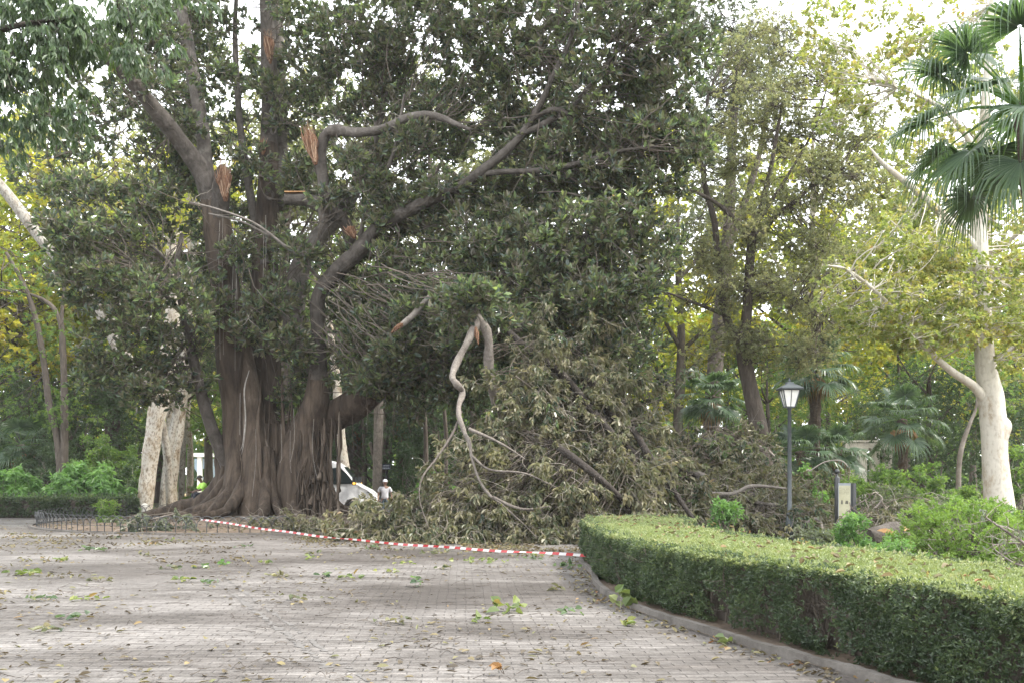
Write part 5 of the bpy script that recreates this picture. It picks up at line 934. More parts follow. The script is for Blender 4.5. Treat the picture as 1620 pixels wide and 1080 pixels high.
tree('plane_tree', 'plane tree with smooth white trunk and a knob at right', [
    [(1586, 852, 27, 62), (1581, 800, 27, 47), (1577, 760, 27, 42), (1574, 720, 27, 39), (1573, 690, 27, 40), (1571, 660, 27, 40), (1567, 625, 27, 39), (1561, 590, 27, 33), (1556, 540, 27, 29), (1552, 450, 27, 27), (1549, 350, 27, 24), (1553, 250, 27, 19), (1562, 120, 27, 12), (1570, -20, 27, 7)],
    [(1562, 636, 27, 18), (1540, 610, 26.8, 14), (1510, 590, 26.5, 12), (1480, 565, 26.2, 10), (1450, 535, 26, 8), (1405, 480, 25.6, 6), (1345, 430, 25.2, 5), (1310, 420, 25, 2)],
    [(1550, 400, 27, 15), (1515, 362, 26.8, 13), (1465, 315, 26.5, 12), (1425, 282, 26.2, 10), (1394, 256, 26, 7), (1378, 236, 25.9, 3)], [(1553, 250, 27, 10), (1500, 180, 26.6, 7), (1450, 150, 26.4, 4), (1420, 140, 26.3, 2)],
    [(1572, 700, 27, 38), (1580, 684, 26.95, 34), (1588, 672, 26.9, 26), (1592, 664, 26.9, 14)]],
    'plane_bark_clean', [(1420, 480, 26, 85, 45, 2, 24), (1490, 460, 26.4, 65, 50, 2, 20), (1580, 460, 28.6, 65, 55, 1.6, 18), (1400, 400, 26, 75, 45, 2, 20), (1480, 400, 26.4, 70, 40, 2, 16), (1580, 390, 28.8, 60, 45, 1.6, 14), (1450, 530, 26, 75, 35, 1.8, 20), (1505, 530, 26, 40, 30, 1.3, 8), (1606, 540, 26.4, 30, 40, 1.3, 9), (1612, 430, 26, 32, 60, 1.5, 9), (1550, 500, 26.2, 22, 40, .6, 3), (1380, 520, 26, 40, 35, 1.5, 7), (1340, 460, 25.6, 40, 40, 1.5, 6), (1450, 330, 26.4, 60, 30, 1.6, 6), (1560, 320, 27.4, 60, 35, 1.6, 6), (1600, 520, 26, 30, 40, 1.5, 6),
        (1310, 60, 27, 60, 60, 2, 13), (1400, 60, 28, 60, 50, 2, 9), (1480, 50, 28, 70, 50, 2, 13), (1570, 40, 28, 60, 50, 2, 11), (1350, 150, 27, 50, 40, 2, 9), (1440, 180, 27, 60, 40, 2, 7), (1420, 120, 27, 50, 35, 2, 5), (1500, 220, 27, 50, 30, 2, 5)],
    'plane_leaf', .13, .12, 73, k=5, tips=13, br=.5, droop=.3, spread=(.4, 1.5), lump=.012)
# row of old pale plane trunks at left
prow = [((228, 815, 45, 27), (233, 760, 45, 25), (241, 700, 45, 26), (249, 650, 45, 28), (262, 590, 45, 25), (275, 480, 45, 24), (270, 380, 45, 16), 'nearest pale plane trunk with tan patches at the end of the row'),
        ((257, 808, 50, 14), (262, 750, 50, 12), (271, 690, 50, 12), (281, 640, 50, 12), (290, 560, 50, 16), (300, 450, 50, 13), (310, 350, 50, 9), 'greyish plane trunk second in the row, leaning right'),
        ((273, 803, 55, 14), (275, 760, 55, 13), (279, 715, 55, 13), (286, 670, 55, 14), (292, 600, 55, 12), (300, 480, 55, 10), (300, 380, 55, 7), 'short white plane trunk third in the row'),
        ((287, 797, 62, 10), (288, 750, 62, 10), (290, 700, 62, 9), (286, 660, 62, 12), (284, 600, 62, 11), (280, 480, 62, 9), (270, 380, 62, 6), 'grey and white plane trunk fourth in the row'),
        ((299, 793, 70, 9), (299, 750, 70, 8), (300, 710, 70, 8), (296, 670, 70, 9), (298, 620, 70, 9), (305, 500, 70, 7), (310, 400, 70, 5), 'farthest white plane trunk at the back of the row')]
for i, row in enumerate(prow):
    c_ = row[6]; Y = c_[2]
    tree('plane_tree', row[7], [list(row[:7])], 'plane_bark_grey' if i in (1, 3) else 'plane_bark', [(c_[0]-30, c_[1]-20, Y, 110, 70, 4, 16), (c_[0]+50, c_[1]-70, Y+2, 110, 70, 4, 14)], 'yellow_leaf', .24, .17, 80+i, k=5, tips=14, br=.9, group='old plane trees in a row', lump=.09)
tree('slender_tree', 'tree with two thin dark trunks among yellow leaves at far left', [[(98, 800, 50, 13), (92, 700, 50, 12), (78, 640, 50, 11), (72, 590, 50, 10), (58, 510, 50, 9), (40, 455, 50, 7), (10, 400, 50, 5)], [(100, 790, 50, 13), (102, 680, 50, 12), (100, 560, 50, 10), (92, 500, 50, 8), (60, 470, 50, 5), (0, 458, 50, 3)], [(96, 560, 50, 6), (100, 470, 50, 5), (115, 390, 50, 3)]], 'dark_bark',
     [(50, 420, 50, 90, 60, 3, 12), (30, 530, 50, 70, 50, 3, 9), (100, 540, 50.5, 70, 50, 3, 8), (110, 640, 51, 60, 40, 3, 8), (20, 620, 51, 60, 40, 3, 8)], 'mid_leaf', .18, .09, 91, k=6, tips=14, br=.8, trunk_n=2)
tree('leaning_trunk', 'pale bare leaning trunk crossing the yellow foliage at left', [[(190, 560, 47, 15), (140, 465, 47, 17), (70, 385, 47, 17), (10, 305, 47, 17), (-60, 230, 47, 15)], [(150, 480, 47, 14), (185, 540, 47, 13), (240, 620, 47, 12), (262, 700, 47.5, 12), (270, 810, 48, 13)]], 'plane_bark_grey', [(-40, 260, 47, 60, 50, 2, 8), (10, 250, 47.5, 60, 50, 2.5, 8)], 'yellow_leaf', .2, .14, 92, k=5, tips=12, br=.8, trunk_n=2)
tree('overhanging_tree', 'near tree with long drooping green leaves hanging into the upper left corner', [[(-330, 900, 17, 60), (-320, 500, 17, 54), (-280, 200, 17.2, 44), (-180, 40, 17.5, 34), (-60, -40, 18, 24), (60, -90, 18.4, 16), (200, -120, 19, 10), (330, -110, 19.6, 5)], [(-180, 40, 17.5, 22), (-60, 60, 17.4, 14), (30, 40, 17.4, 9), (100, 30, 17.6, 4)], [(-60, -40, 18, 14), (40, -30, 17.6, 9), (150, -20, 17.8, 6), (240, -10, 18, 3)]], 'limb_bark',
     [(40, 40, 17.4, 75, 50, 1.2, 16), (30, 130, 17.4, 60, 45, 1.2, 13), (120, 50, 17.8, 80, 45, 1.2, 18), (210, 40, 18.2, 70, 40, 1.2, 14), (50, 190, 17.6, 40, 25, .8, 4), (110, 130, 17.8, 45, 35, .9, 5), (215, 95, 18.2, 40, 22, .8, 4), (125, 185, 17.8, 25, 28, .6, 3), (-20, 80, 17.2, 60, 80, 1.2, 12), (280, 0, 18.6, 40, 30, .8, 5), (100, -20, 17.8, 140, 30, 1.2, 12), (15, 230, 17.4, 25, 20, .5, 2), (0, 170, 17.2, 30, 40, .8, 5)],
     'droop_leaf', .17, .062, 93, k=5, tips=15, br=.34, droop=1.3, simple=False, upb=-.9, twr=(.009, .004))
tree('grey_trunk_tree', 'tree with a smooth grey trunk right of the van', [[(596, 806, 50, 16), (597, 760, 50, 15), (598, 700, 50, 15), (600, 600, 50, 14), (604, 480, 50, 11)], [(612, 800, 51, 6), (604, 765, 50.6, 7), (594, 730, 50.4, 7), (586, 700, 50.2, 6)]], 'pale_bark', [(600, 560, 50, 60, 50, 3, 16), (640, 480, 51, 80, 60, 3, 18), (560, 480, 51, 60, 60, 3, 12)], 'dark_leaf', .17, .08, 94, k=6, tips=14, br=.8)
tree('plane_tree', 'tan and white plane trunk seen just right of the ficus trunk', [[(553, 812, 48, 18), (548, 760, 48, 17), (541, 715, 48, 17), (537, 670, 48, 16), (532, 600, 48, 14), (520, 500, 48, 10)]], 'plane_bark', [(520, 470, 49, 70, 60, 3, 12), (570, 420, 49, 70, 60, 3, 12)], 'mid_leaf', .18, .1, 95, k=6, tips=14, br=.8)
for i, (x_, Y, w_, lb) in enumerate(((672, 40, 8, 'thin dark trunk standing in shade left of the pale hanging limb'), (575, 58, 9, 'brown trunk in shade directly behind the van bonnet'), (704, 42, 7, 'slim dark trunk close behind the pale hanging limb'), (1520, 40, 8, 'bare tan curved trunk among shrubs left of the white plane trunk'))):
    y_ = HY+F*EYE/Y
    if i == 3: l_ = [(1516, y_, Y, 9), (1517, 740, Y, 8), (1522, 705, Y, 8), (1534, 670, Y, 6), (1545, 640, Y, 4), (1548, 580, Y, 3)]
    else: l_ = [(x_, y_, Y, w_), (x_+2, 700, Y, w_*.9), (x_-2, 620, Y, w_*.8), (x_+4, 520, Y, w_*.6)]
    tree('slim_tree', lb, [l_], 'twig_bark' if i == 3 else 'dark_bark', [(l_[-1][0], l_[-1][1]-10, Y+.5, 50, 40, 2, 10), (l_[-1][0]+30, l_[-1][1]+45, Y+1, 50, 40, 2, 8)], 'mid_leaf' if i == 3 else 'dark_leaf', .15, .07, 96+i, k=6, tips=14, br=.7)
# ------------------------------------------------------------------ background trees: five kinds built once, then copied
def proto(name, seed, ht, cr, leaf, L, W, nb, tips, bark, flat=.8, low=.25, k=6, br=.95):
    r_ = rgen(seed); ro = root(name, None, 'tree'); b = MB(); nd = []
    nd.append(tube(b, [(0, 0, 0), (.1, 0, ht*.2), (-.05, .1, ht*.4), (.1, 0, ht*.62), (.05, 0, ht*.85)], [.34, .27, .22, .15, .04], 9, 5, .06, 0, r_)[8:])
    obj('trunk', b, M[bark], ro, smooth=True, local=True); b = MB()
    for i in range(9):
        a_ = i*2.4+r_.normal(0, .3); z0 = ht*r_.uniform(low+.02, .7); l_ = cr*r_.uniform(.5, .9)
        nd.append(tube(b, [(0, 0, z0), (l_*.45*math.cos(a_), l_*.45*math.sin(a_), z0+l_*.35), (l_*math.cos(a_+.2), l_*math.sin(a_+.2), z0+l_*.75)], [.13, .08, .03], 6, 4, .05, 0, r_))
    obj('limbs', b, M[bark], ro, smooth=True, local=True)
    nd = np.vstack(nd); lf = MB(); tw = MB()
    bd = unit(r_, nb)*(r_.uniform(.05, 1, nb)**.42)[:, None]; zc = ht*(low+1)/2; bc = np.array([0, 0, zc])+bd*np.array([cr, cr, ht*(1-low)/2]); bc[:, :2] *= (1-.25*np.clip((bc[:, 2]-zc)/(ht*(1-low)/2), -.6, 1))[:, None]
    bi = np.repeat(np.arange(nb), tips); s = unit(r_, nb*tips); T = bc[bi]+s*(br*r_.uniform(.3, 1, len(bi))**.5)[:, None]*r_.uniform(.7, 1.3, nb)[bi][:, None]; D = norm(s+.6*bd[bi]+np.array([0, 0, .3]))
    rosettes(lf, T, D, r_, k, L, W, (.35, 1.45), .25, L*.6, np.clip(r_.uniform(0, 1, nb)[bi]*.8+r_.normal(.1, .12, len(T)), 0, 1), simple=True)
    ni = nearest(bc, nd); twigs(tw, nd[ni], bc, .035, .012, r_, 5, 4, .1)
    obj('crown', lf, M[leaf], ro, local=True, extra=(tw, M[bark])); return ro
PR = {'yellow': proto('autumn_tree', 101, 20, 6.0, 'yellow_leaf', .30, .24, 110, 13, 'dark_bark', k=5), 'mid': proto('leafy_tree', 102, 17, 5.6, 'mid_leaf', .28, .15, 115, 14, 'dark_bark', low=.12),
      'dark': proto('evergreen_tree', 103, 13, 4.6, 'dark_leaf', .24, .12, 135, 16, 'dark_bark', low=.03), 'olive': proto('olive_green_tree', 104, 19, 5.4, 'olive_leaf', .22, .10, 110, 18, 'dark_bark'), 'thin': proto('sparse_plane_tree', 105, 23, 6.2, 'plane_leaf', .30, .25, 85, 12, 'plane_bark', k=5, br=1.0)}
used = set()
def put(kind, px_, Y, sc, rz, label, group):
    p = PR[kind]
    if kind in used:
        c = p.copy(); COL.objects.link(c)
        for ch in p.children: d = ch.copy(); COL.objects.link(d); d.parent = c
    else: used.add(kind); c = p
    c.location = (P(px_, 800, Y)[0], Y, 0); c.rotation_euler = (0, 0, rz); c.scale = (sc, sc, sc*(.94+.12*((px_*7) % 10)/10)); tag(c, label, 'tree', group)
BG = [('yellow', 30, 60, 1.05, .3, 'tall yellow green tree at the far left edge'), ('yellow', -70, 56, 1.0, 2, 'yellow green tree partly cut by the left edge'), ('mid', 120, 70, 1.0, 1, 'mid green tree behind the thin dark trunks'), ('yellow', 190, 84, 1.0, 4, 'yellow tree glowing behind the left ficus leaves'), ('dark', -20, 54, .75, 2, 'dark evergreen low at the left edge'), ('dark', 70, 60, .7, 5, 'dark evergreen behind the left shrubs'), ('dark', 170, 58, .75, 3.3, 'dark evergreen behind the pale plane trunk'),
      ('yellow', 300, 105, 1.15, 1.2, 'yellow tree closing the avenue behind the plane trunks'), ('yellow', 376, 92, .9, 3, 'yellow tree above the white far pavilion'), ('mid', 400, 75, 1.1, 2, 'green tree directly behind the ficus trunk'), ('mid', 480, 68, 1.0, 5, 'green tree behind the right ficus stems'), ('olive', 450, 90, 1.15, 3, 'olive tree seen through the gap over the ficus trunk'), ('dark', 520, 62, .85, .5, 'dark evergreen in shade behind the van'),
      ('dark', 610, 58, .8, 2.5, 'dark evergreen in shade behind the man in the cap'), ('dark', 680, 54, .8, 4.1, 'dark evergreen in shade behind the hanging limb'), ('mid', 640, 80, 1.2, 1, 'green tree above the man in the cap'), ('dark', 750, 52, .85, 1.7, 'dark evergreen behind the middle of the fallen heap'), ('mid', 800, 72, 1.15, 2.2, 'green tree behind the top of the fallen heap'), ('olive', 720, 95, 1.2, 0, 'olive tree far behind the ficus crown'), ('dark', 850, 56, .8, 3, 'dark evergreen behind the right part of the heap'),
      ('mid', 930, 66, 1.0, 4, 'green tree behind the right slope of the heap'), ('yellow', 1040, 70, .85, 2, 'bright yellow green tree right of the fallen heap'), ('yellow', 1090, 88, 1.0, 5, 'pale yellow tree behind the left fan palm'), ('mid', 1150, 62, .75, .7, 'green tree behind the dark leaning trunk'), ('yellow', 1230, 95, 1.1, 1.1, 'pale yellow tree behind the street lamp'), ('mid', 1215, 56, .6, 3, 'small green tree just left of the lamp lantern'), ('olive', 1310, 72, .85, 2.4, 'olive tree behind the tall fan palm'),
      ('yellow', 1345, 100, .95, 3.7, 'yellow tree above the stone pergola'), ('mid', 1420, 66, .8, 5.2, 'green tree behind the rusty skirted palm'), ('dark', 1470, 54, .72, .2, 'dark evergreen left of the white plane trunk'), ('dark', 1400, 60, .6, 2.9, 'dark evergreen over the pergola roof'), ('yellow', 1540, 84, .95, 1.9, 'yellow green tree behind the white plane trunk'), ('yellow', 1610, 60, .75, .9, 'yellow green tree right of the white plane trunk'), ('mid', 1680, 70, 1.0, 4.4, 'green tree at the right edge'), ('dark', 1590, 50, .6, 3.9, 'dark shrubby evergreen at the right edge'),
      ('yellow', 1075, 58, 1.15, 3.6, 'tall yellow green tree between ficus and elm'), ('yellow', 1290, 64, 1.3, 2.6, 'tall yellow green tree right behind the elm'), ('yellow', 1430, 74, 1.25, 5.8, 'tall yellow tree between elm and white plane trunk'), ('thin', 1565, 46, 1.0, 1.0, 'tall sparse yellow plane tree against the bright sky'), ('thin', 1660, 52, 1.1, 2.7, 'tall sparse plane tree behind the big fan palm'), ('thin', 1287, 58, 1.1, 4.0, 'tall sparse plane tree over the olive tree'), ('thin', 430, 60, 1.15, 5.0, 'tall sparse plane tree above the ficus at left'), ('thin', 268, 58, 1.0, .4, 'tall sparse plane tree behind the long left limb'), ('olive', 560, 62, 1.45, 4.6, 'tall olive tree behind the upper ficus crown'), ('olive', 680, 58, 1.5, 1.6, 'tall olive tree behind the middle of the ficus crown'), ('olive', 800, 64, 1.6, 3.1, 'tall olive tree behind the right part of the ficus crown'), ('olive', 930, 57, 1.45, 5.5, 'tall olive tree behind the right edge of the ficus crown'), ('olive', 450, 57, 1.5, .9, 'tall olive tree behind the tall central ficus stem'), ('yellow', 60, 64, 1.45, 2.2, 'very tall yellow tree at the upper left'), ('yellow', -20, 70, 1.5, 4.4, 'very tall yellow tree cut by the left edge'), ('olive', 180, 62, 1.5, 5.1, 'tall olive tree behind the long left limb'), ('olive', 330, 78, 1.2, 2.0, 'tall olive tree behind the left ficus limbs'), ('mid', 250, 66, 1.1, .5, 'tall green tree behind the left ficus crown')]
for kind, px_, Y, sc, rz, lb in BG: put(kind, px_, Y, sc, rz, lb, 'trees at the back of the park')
r_ = rgen(111); n = 7000; T = np.column_stack([r_.uniform(-110, 110, n), r_.uniform(118, 150, n), 24*r_.random(n)**1.6]); fw = MB(); rosettes(fw, T, unit(r_, n)+np.array([0, -.3, .3]), r_, 7, 1.7, 1.2, (.3, 1.5), .2, .8, None, simple=True); tag(obj('far_woods', fw, M['mid_leaf']), 'blurred green woods closing the view', 'woods', kind='stuff')
#@@SHRUBS
def shrub(name, label, px_, Y, rx, rY, h, nb, leaf, L, W, seed, k=6, tips=12, br=.3, droop=.2, group=None, simple=True, base=0.0, spread=(.35, 1.4)):
    r_ = rgen(seed); c = np.array([P(px_, 800, Y)[0], Y, base]); ro = root(name, label, 'shrub', c, group)
    bd = unit(r_, nb); bd[:, 2] = np.abs(bd[:, 2])*1.15-.12; bd = bd*(r_.uniform(.1, 1, nb)**.35)[:, None]; bc = c+bd*np.array([rx, rY, h*.92]); bc[:, 2] = np.maximum(bc[:, 2], .1)
    bi = np.repeat(np.arange(nb), tips); s = unit(r_, nb*tips); T = bc[bi]+s*(br*r_.uniform(.4, 1, len(bi)))[:, None]; T[:, 2] = np.maximum(T[:, 2], .04); D = norm(s+.7*bd[bi]+np.array([0, 0, .5]))
    lf = MB(); rosettes(lf, T, D, r_, k, L, W, spread, droop, L*.8, np.clip(r_.uniform(0, 1, nb)[bi]*.7+r_.normal(.15, .14, len(T)), 0, 1), simple=simple); obj('foliage', lf, M[leaf], ro)
    st = MB(); a = c+np.column_stack([r_.normal(0, rx*.25, nb), r_.normal(0, rY*.25, nb), np.zeros(nb)]); twigs(st, a, bc, .014, .006, r_, 6, 4, .1); s_ = r_.random(len(T)) < .4; twigs(st, bc[bi][s_], T[s_], .005, .002, r_, 3, 3, .1); obj('stems', st, M['twig_bark'], ro)
SH = [('leafy_shrub', 'bright green drooping leafed shrub at the left edge', 20, 44.5, 1.7, 1.2, 2.25, 70, 'bright_leaf', .30, .105, .8), ('leafy_shrub', 'larger bright green shrub behind the low left hedge', 135, 44.8, 2.4, 1.3, 2.5, 110, 'bright_leaf', .30, .105, .8), ('leafy_shrub', 'dark green bush above the bright left shrub', 165, 50, 2.6, 1.5, 4.2, 100, 'mid_leaf', .2, .09, .3), ('leafy_shrub', 'dark bush between the left shrub and the pale plane trunk', 205, 46.5, 1.0, 1.0, 2.6, 40, 'dark_leaf', .18, .08, .3), ('leafy_shrub', 'dark bush at the far left behind the bright shrubs', 70, 51, 3.0, 1.5, 4.2, 90, 'dark_leaf', .2, .09, .3),
      ('young_plant', 'thin upright plant growing inside the hoop fence', 173, 34, .35, .35, 1.5, 12, 'mid_leaf', .16, .04, .3), ('garden_shrub', 'lime green feathery shrub below the white plane trunk', 1520, 19, 1.5, 1.8, 1.4, 190, 'lime_leaf', .075, .036, .1), ('garden_shrub', 'lime green shrub cut by the right edge', 1640, 15.5, .9, 1.2, 1.2, 80, 'lime_leaf', .075, .036, .1), ('garden_shrub', 'green low shrub right of the lime shrub', 1650, 21, 1.4, 1.4, 1.5, 60, 'bright_leaf', .09, .04, .2),
      ('garden_shrub', 'broad dark shrub left of the rusty skirted palm', 1370, 37, 2.2, 1.5, 2.3, 90, 'mid_leaf', .15, .07, .3), ('garden_shrub', 'broad green shrub behind the lime shrub', 1470, 36, 2.0, 1.4, 2.3, 80, 'mid_leaf', .16, .07, .4), ('garden_shrub', 'dull grey green bush before the small square hedge', 1410, 33, 1.0, .9, 1.5, 40, 'grey_leaf', .09, .045, .2), ('garden_shrub', 'dull grey green bush left of the plane trunk foot', 1480, 32, 1.3, .9, 1.3, 44, 'grey_leaf', .09, .045, .2), ('leafy_shrub', 'green leafy shrub right of the lamp post', 1270, 35, .9, .8, 2.2, 40, 'bright_leaf', .17, .075, .6), ('leafy_shrub', 'dark bush behind the lamp post', 1225, 42, 2, 1.4, 2.8, 60, 'mid_leaf', .17, .08, .3), ('leafy_shrub', 'dark bush right of the white plane trunk', 1620, 38, 1.8, 1.4, 3.2, 70, 'mid_leaf', .16, .08, .3),
      ('leafy_shrub', 'bright shrub glimpsed under the hanging limb', 690, 44, 1.0, .8, 2.5, 40, 'bright_leaf', .2, .09, .5), ('leafy_shrub', 'dark bush behind the fallen heap', 760, 46, 2.6, 1.4, 4.5, 90, 'dark_leaf', .18, .08, .3), ('leafy_shrub', 'dark bush right of the name board', 655, 50, 1.4, 1.2, 4.0, 60, 'dark_leaf', .18, .08, .3), ('leafy_shrub', 'green bush behind the seated person', 345, 66, 1.6, 1.2, 1.6, 30, 'mid_leaf', .2, .1, .2), ('leafy_shrub', 'pale green bush left of the seated person', 312, 62, .8, .8, 1.3, 20, 'bright_leaf', .16, .07, .2), ('leafy_shrub', 'dark bush behind the van front', 540, 64, 2.4, 1.5, 3.0, 60, 'mid_leaf', .2, .09, .3), ('leafy_shrub', 'green bush behind the right slope of the heap', 1000, 48, 3.0, 1.6, 4.0, 90, 'mid_leaf', .18, .08, .3), ('leafy_shrub', 'green bush behind the left fan palm', 1110, 48, 2.6, 1.5, 3.2, 80, 'bright_leaf', .17, .08, .3), ('leafy_shrub', 'dark bush left of the elm trunk', 1160, 45, 2.0, 1.4, 2.6, 60, 'mid_leaf', .17, .08, .3),
      ('sapling', 'light green sapling in the branch heap left of the lamp', 1150, 25, .45, .4, 1.2, 18, 'bright_leaf', .13, .055, .2), ('sapling', 'green leafy plant in front of the information panel', 1350, 20.5, .45, .4, .98, 26, 'bright_leaf', .11, .045, .4), ('sapling', 'silvery leafed plant at the back of the hedge', 1290, 20, .45, .35, .9, 18, 'grey_leaf', .10, .045, .3), ('garden_shrub', 'low green plants behind the hedge at the sawn log', 1420, 17, .6, .7, .72, 24, 'bright_leaf', .07, .03, .3)]
for i, (nm, lb, px_, Y, rx, rY, h, nb, lf_, L, W, dr) in enumerate(SH): shrub(nm, lb, px_, Y, rx, rY, h, nb, lf_, L, W, 120+i, droop=dr, br=.2+.035*h if Y > 24 else .17, tips=14 if Y > 24 else 18)
#@@FAR
# ------------------------------------------------------------------ far garden architecture
pg = root('stone_pergola', 'weathered stone pergola half hidden among trees at right', 'pergola', (P(1380, 800, 55)[0], 55, 0))
b = MB(); x0, x1 = P(1335, 0, 55)[0], P(1412, 0, 55)[0]; box(b, ((x0+x1)/2, 55, P(0, 704, 55)[2]), (x1-x0, .5, .30)); box(b, ((x0+x1)/2, 55, P(0, 698, 55)[2]+.02), (x1-x0+.3, .7, .10)); obj('beam', b, M['stone'], pg)
for x in np.linspace(x0+.3, x1-.3, 4): b = MB(); box(b, (x, 55, 1.60), (.42, .42, 3.2)); box(b, (x, 55, 3.26), (.55, .55, .14)); obj('pillar', b, M['stone'], pg)
pv = root('garden_pavilion', 'white pavilion with blue panels far beyond the seated person', 'pavilion', (P(330, 800, 118)[0], 118, 0))
b = MB(); X = lambda p_: P(p_, 0, 118)[0]; Z = lambda p_: P(0, p_, 118)[2]; box(b, (X(335), 118, Z(719)), (X(362)-X(308), 1.5, .45)); obj('beam', b, M['white_wall'], pv)
for p_ in (318, 352): b = MB(); box(b, (X(p_), 117.6, 2.2), (.5, .5, 4.4)); obj('column', b, M['white_wall'], pv)
b = MB(); box(b, (X(335), 119, Z(742)), (X(366)-X(304), .3, 2.6)); obj('blue_panel', b, M['blue_wall'], pv)
#@@LITTER
# ------------------------------------------------------------------ leaves and twigs on the paving
r_ = rgen(131)
def inside_bed(x, y): return (np.interp(y, kerb_line[:, 1][::1][np.argsort(kerb_line[:, 1])], kerb_line[np.argsort(kerb_line[:, 1]), 0]) < x+.05)
n = 6000; yy = 7+32*r_.random(n)**1.25; xx = r_.uniform(-.56, .36, n)*yy; ok = ~inside_bed(xx, yy) | (yy > 23); cl = np.sin(xx*1.1+2)*np.sin(yy*.8+xx*.3)+r_.normal(0, .6, n)+.35*(xx < -2)*1.0+.4*(yy > 20); ok &= cl > .3; ok &= np.hypot(xx-RC[0], yy-RC[1]) > RR
xx, yy = xx[ok], yy[ok]; n = len(xx); O = np.column_stack([xx, yy, r_.uniform(.012, .03, n)]); D = unit(r_, n)*np.array([1, 1, .18])
lt = MB(); leaves(lt, O, D, .075*r_.uniform(.4, 1.5, n), .045*r_.uniform(.4, 1.4, n), r_, r_.random(n)**1.5*.95, fold=.15, curl=.15, flat=2.0, simple=False)
# along the kerb foot
n = 500; i = r_.integers(0, len(kerb_line), n); O = np.column_stack([kerb_line[i]+np.column_stack([-np.abs(r_.normal(.12, .16, n)), r_.normal(0, .12, n)]), r_.uniform(.01, .03, n)]); leaves(lt, O, unit(r_, n)*np.array([1, 1, .2]), .06*r_.uniform(.5, 1.6, n), .04, r_, r_.random(n), fold=.2, curl=.2, flat=1.5)
n = 1500; a_ = r_.uniform(0, 6.28, n); d_ = RR*np.sqrt(r_.random(n))*.98; O = np.column_stack([RC[0]+d_*np.cos(a_), RC[1]+d_*np.sin(a_), np.zeros(n)]); O[:, 2] = mound(O[:, 0], O[:, 1])+.03; leaves(lt, O, unit(r_, n)*np.array([1, 1, .2]), .11, .06, r_, r_.random(n)*.8, flat=1.5)
nc = 150; cc = np.vstack([np.column_stack([np.interp(t_, [0, 1], [-5.5, 1.0])+r_.normal(0, .5), np.interp(t_, [0, 1], [27.2, 21.5])+r_.normal(0, 1.2)]) for t_ in r_.random(95)]+[np.column_stack([-11+r_.normal(0, 3), 24+r_.normal(0, 4)]) for _ in range(55)])
n = nc*16; ci = np.repeat(np.arange(nc), 16); O = np.column_stack([cc[ci]+r_.normal(0, .16, (n, 2))*np.array([1.6, 1]), r_.uniform(.012, .07, n)]); ok = np.hypot(O[:, 0]-RC[0], O[:, 1]-RC[1]) > RR+.1
leaves(lt, O[ok], (unit(r_, n)*np.array([1, 1, .35]))[ok], (.11*r_.uniform(.5, 1.3, n))[ok], .05, r_, (np.clip(r_.random(nc)[ci]*.7+r_.normal(.1, .12, n), 0, .95))[ok], fold=.2, curl=.25, flat=1.0)
tag(obj('leaf_litter', lt, M['litter']), 'dry leaves strewn over the paving', 'leaf litter', kind='stuff')
n = 900; y_ = 7.5+26*r_.random(n); x_ = r_.uniform(-.52, .12, n)*y_; A = np.column_stack([x_, y_, np.full(n, .012)]); dv = unit(r_, n)*np.array([1, 1, .04])*r_.uniform(.06, .45, (n, 1)); B = A+dv; B[:, 2] = .014; ok = (np.hypot(x_-RC[0], y_-RC[1]) > RR); tb = MB(); twigs(tb, A[ok], B[ok], .004, .002, r_, 5, 3, .12, t=.1); tag(obj('twig_litter', tb, M['dark_bark']), 'thin broken twigs strewn over the paving', 'twig litter', kind='stuff')
def sprig(label, px_, py_, r0, n_, L, mt, seed, up=.5, group=None, z=0.0, wr=.55):
    q = rgen(seed); c = G(px_, py_, z); ro = root('leaf_sprig', label, 'leaf sprig', c, group); lf = MB(); st = MB()
    D = norm(q.normal(size=(n_, 3))*np.array([1, 1, .25])+np.array([0, 0, up*.5])); D[:, 2] = np.abs(D[:, 2]); O = c+np.column_stack([q.normal(0, r0*.6, n_), q.normal(0, r0*.35, n_), q.uniform(.015, .03+up*.10, n_)])
    leaves(lf, O, D, L*q.uniform(.6, 1.2, n_), L*wr*q.uniform(.7, 1.2, n_), q, np.clip(q.normal(.45, .25, n_), 0, 1), fold=.2, curl=.3, flat=.8); obj('leaves', lf, M[mt], ro)
    m = max(2, n_//4); a = c+np.column_stack([q.normal(0, r0*.4, m), q.normal(0, r0*.3, m), np.full(m, .015)]); i = q.integers(0, n_, m); twigs(st, a, O[i], .005, .003, q, 4, 3, .1); obj('stem', st, M['twig_bark'], ro)
sprig('pale green plane leaf bunch on the paving in the middle of the plaza', 803, 968, .17, 12, .15, 'sprig', 140, .8, wr=.85)
sprig('upright yellow green leaf bunch leaning on the kerb before the hedge', 990, 963, .12, 12, .15, 'sprig', 141, 2.0, wr=.85)
sprig('small yellow sprig just left of the plane leaf bunch', 757, 984, .08, 6, .10, 'sprig', 142, .4, wr=.8)
sprig('dark green sprig standing on the paving left of the middle', 655, 928, .14, 8, .14, 'droop_leaf', 143, 1.2)
sprig('grey green sprig on the paving near the kerb corner', 903, 900, .2, 10, .16, 'droop_leaf', 144, .8)
sprig('yellow green leaf heap at the left edge of the plaza', 40, 910, .25, 16, .14, 'sprig', 145, .4, wr=.7)
sprig('orange brown dry leaf lying at the bottom of the plaza', 797, 1068, .03, 3, .11, 'dry_leaf', 146, .8, wr=.85)
sprig('green sprig by the kerb low in the plaza', 1155, 1018, .07, 6, .10, 'sprig', 147, .4, wr=.8)
sprig('dark green leaves near the left part of the fence', 140, 872, .25, 9, .17, 'droop_leaf', 148, .7)
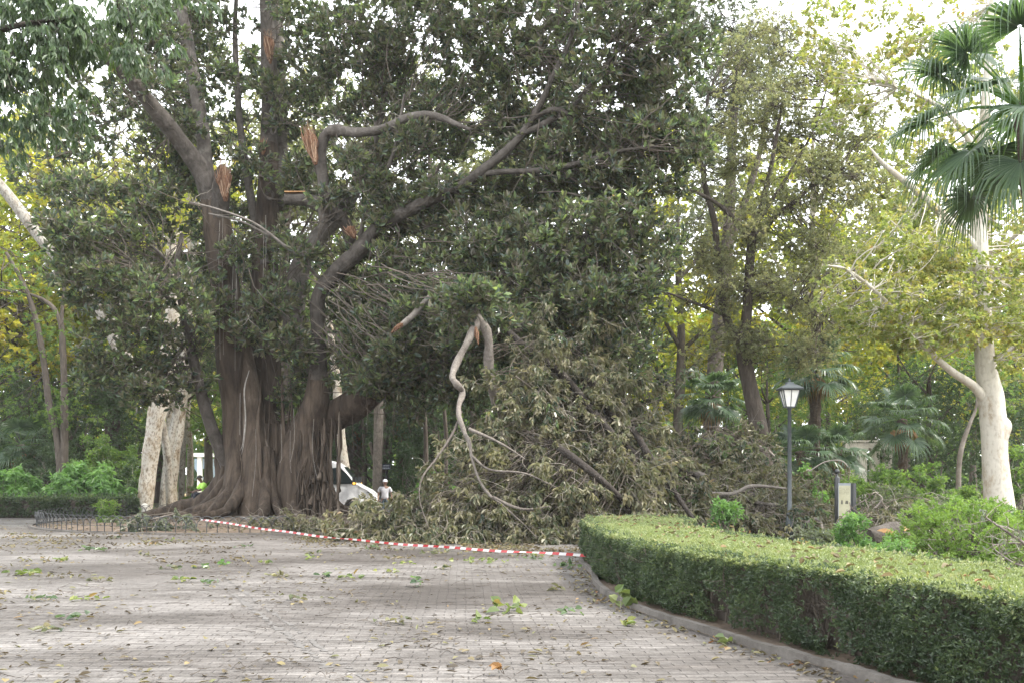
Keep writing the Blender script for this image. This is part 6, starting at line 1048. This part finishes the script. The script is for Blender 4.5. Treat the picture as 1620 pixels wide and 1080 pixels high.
sprig('single bright green sprig in the far plaza before the tape', 352, 893, .1, 6, .13, 'bright_leaf', 149, .5)
sprig('wilted brown sprig close before the tape', 694, 875, .35, 22, .13, 'wilted_leaf', 150, .4)
sprig('yellowish leaf heap in the plaza middle distance', 760, 889, .4, 24, .12, 'sprig', 151, .3, wr=.7)
for i, (px_, py_) in enumerate(((95, 888), (270, 900), (320, 898), (420, 892), (445, 913), (510, 912), (545, 915), (465, 948), (335, 924), (290, 920), (160, 920), (60, 950), (130, 950), (70, 1000), (115, 978), (640, 893), (700, 900), (835, 885), (615, 905), (870, 933), (890, 970), (1000, 990), (500, 878), (380, 866), (270, 856), (180, 852), (590, 868), (850, 880), (620, 985), (915, 860), (490, 885), (230, 880))):
    sprig('small wilted leaf sprig scattered on the grey paving', px_, py_, .16, 9, .11, ('sprig', 'wilted_leaf', 'droop_leaf')[i % 3], 160+i, .35, group='small sprigs scattered on the paving', wr=.6)
# fallen leaves on the hedge top
n = 260; y_ = r_.uniform(7, 21, n); x_ = np.interp(y_, [7, 9.2, 13, 18, 21], [4.1, 3.5, 2.9, 2.4, 2.4])+r_.normal(0, .45, n); O = np.column_stack([x_, y_, np.full(n, .83)]); lt = MB(); leaves(lt, O, unit(r_, n)*np.array([1, 1, .2]), .07*r_.uniform(.5, 1.5, n), .05, r_, .3+.7*r_.random(n), flat=1.5, curl=.25); tag(obj('leaf_litter', lt, M['litter']), 'dry leaves caught on the clipped hedge top', 'leaf litter', kind='stuff')
# ------------------------------------------------------------------ the thin air over the whole park
hz = MB(); box(hz, (0, 60, 19), (364, 244, 42)); hm, nt = mat('haze'); pv_ = N(nt, 'ShaderNodeVolumePrincipled'); pv_.inputs['Color'].default_value = (.97, .98, 1, 1); pv_.inputs['Density'].default_value = HAZE; pv_.inputs['Anisotropy'].default_value = 0.0
o = N(nt, 'ShaderNodeOutputMaterial'); nt.links.new(pv_.outputs[0], o.inputs['Volume']); tag(obj('haze', hz, hm), 'thin pale haze filling the park', 'haze', kind='stuff')
#@@END
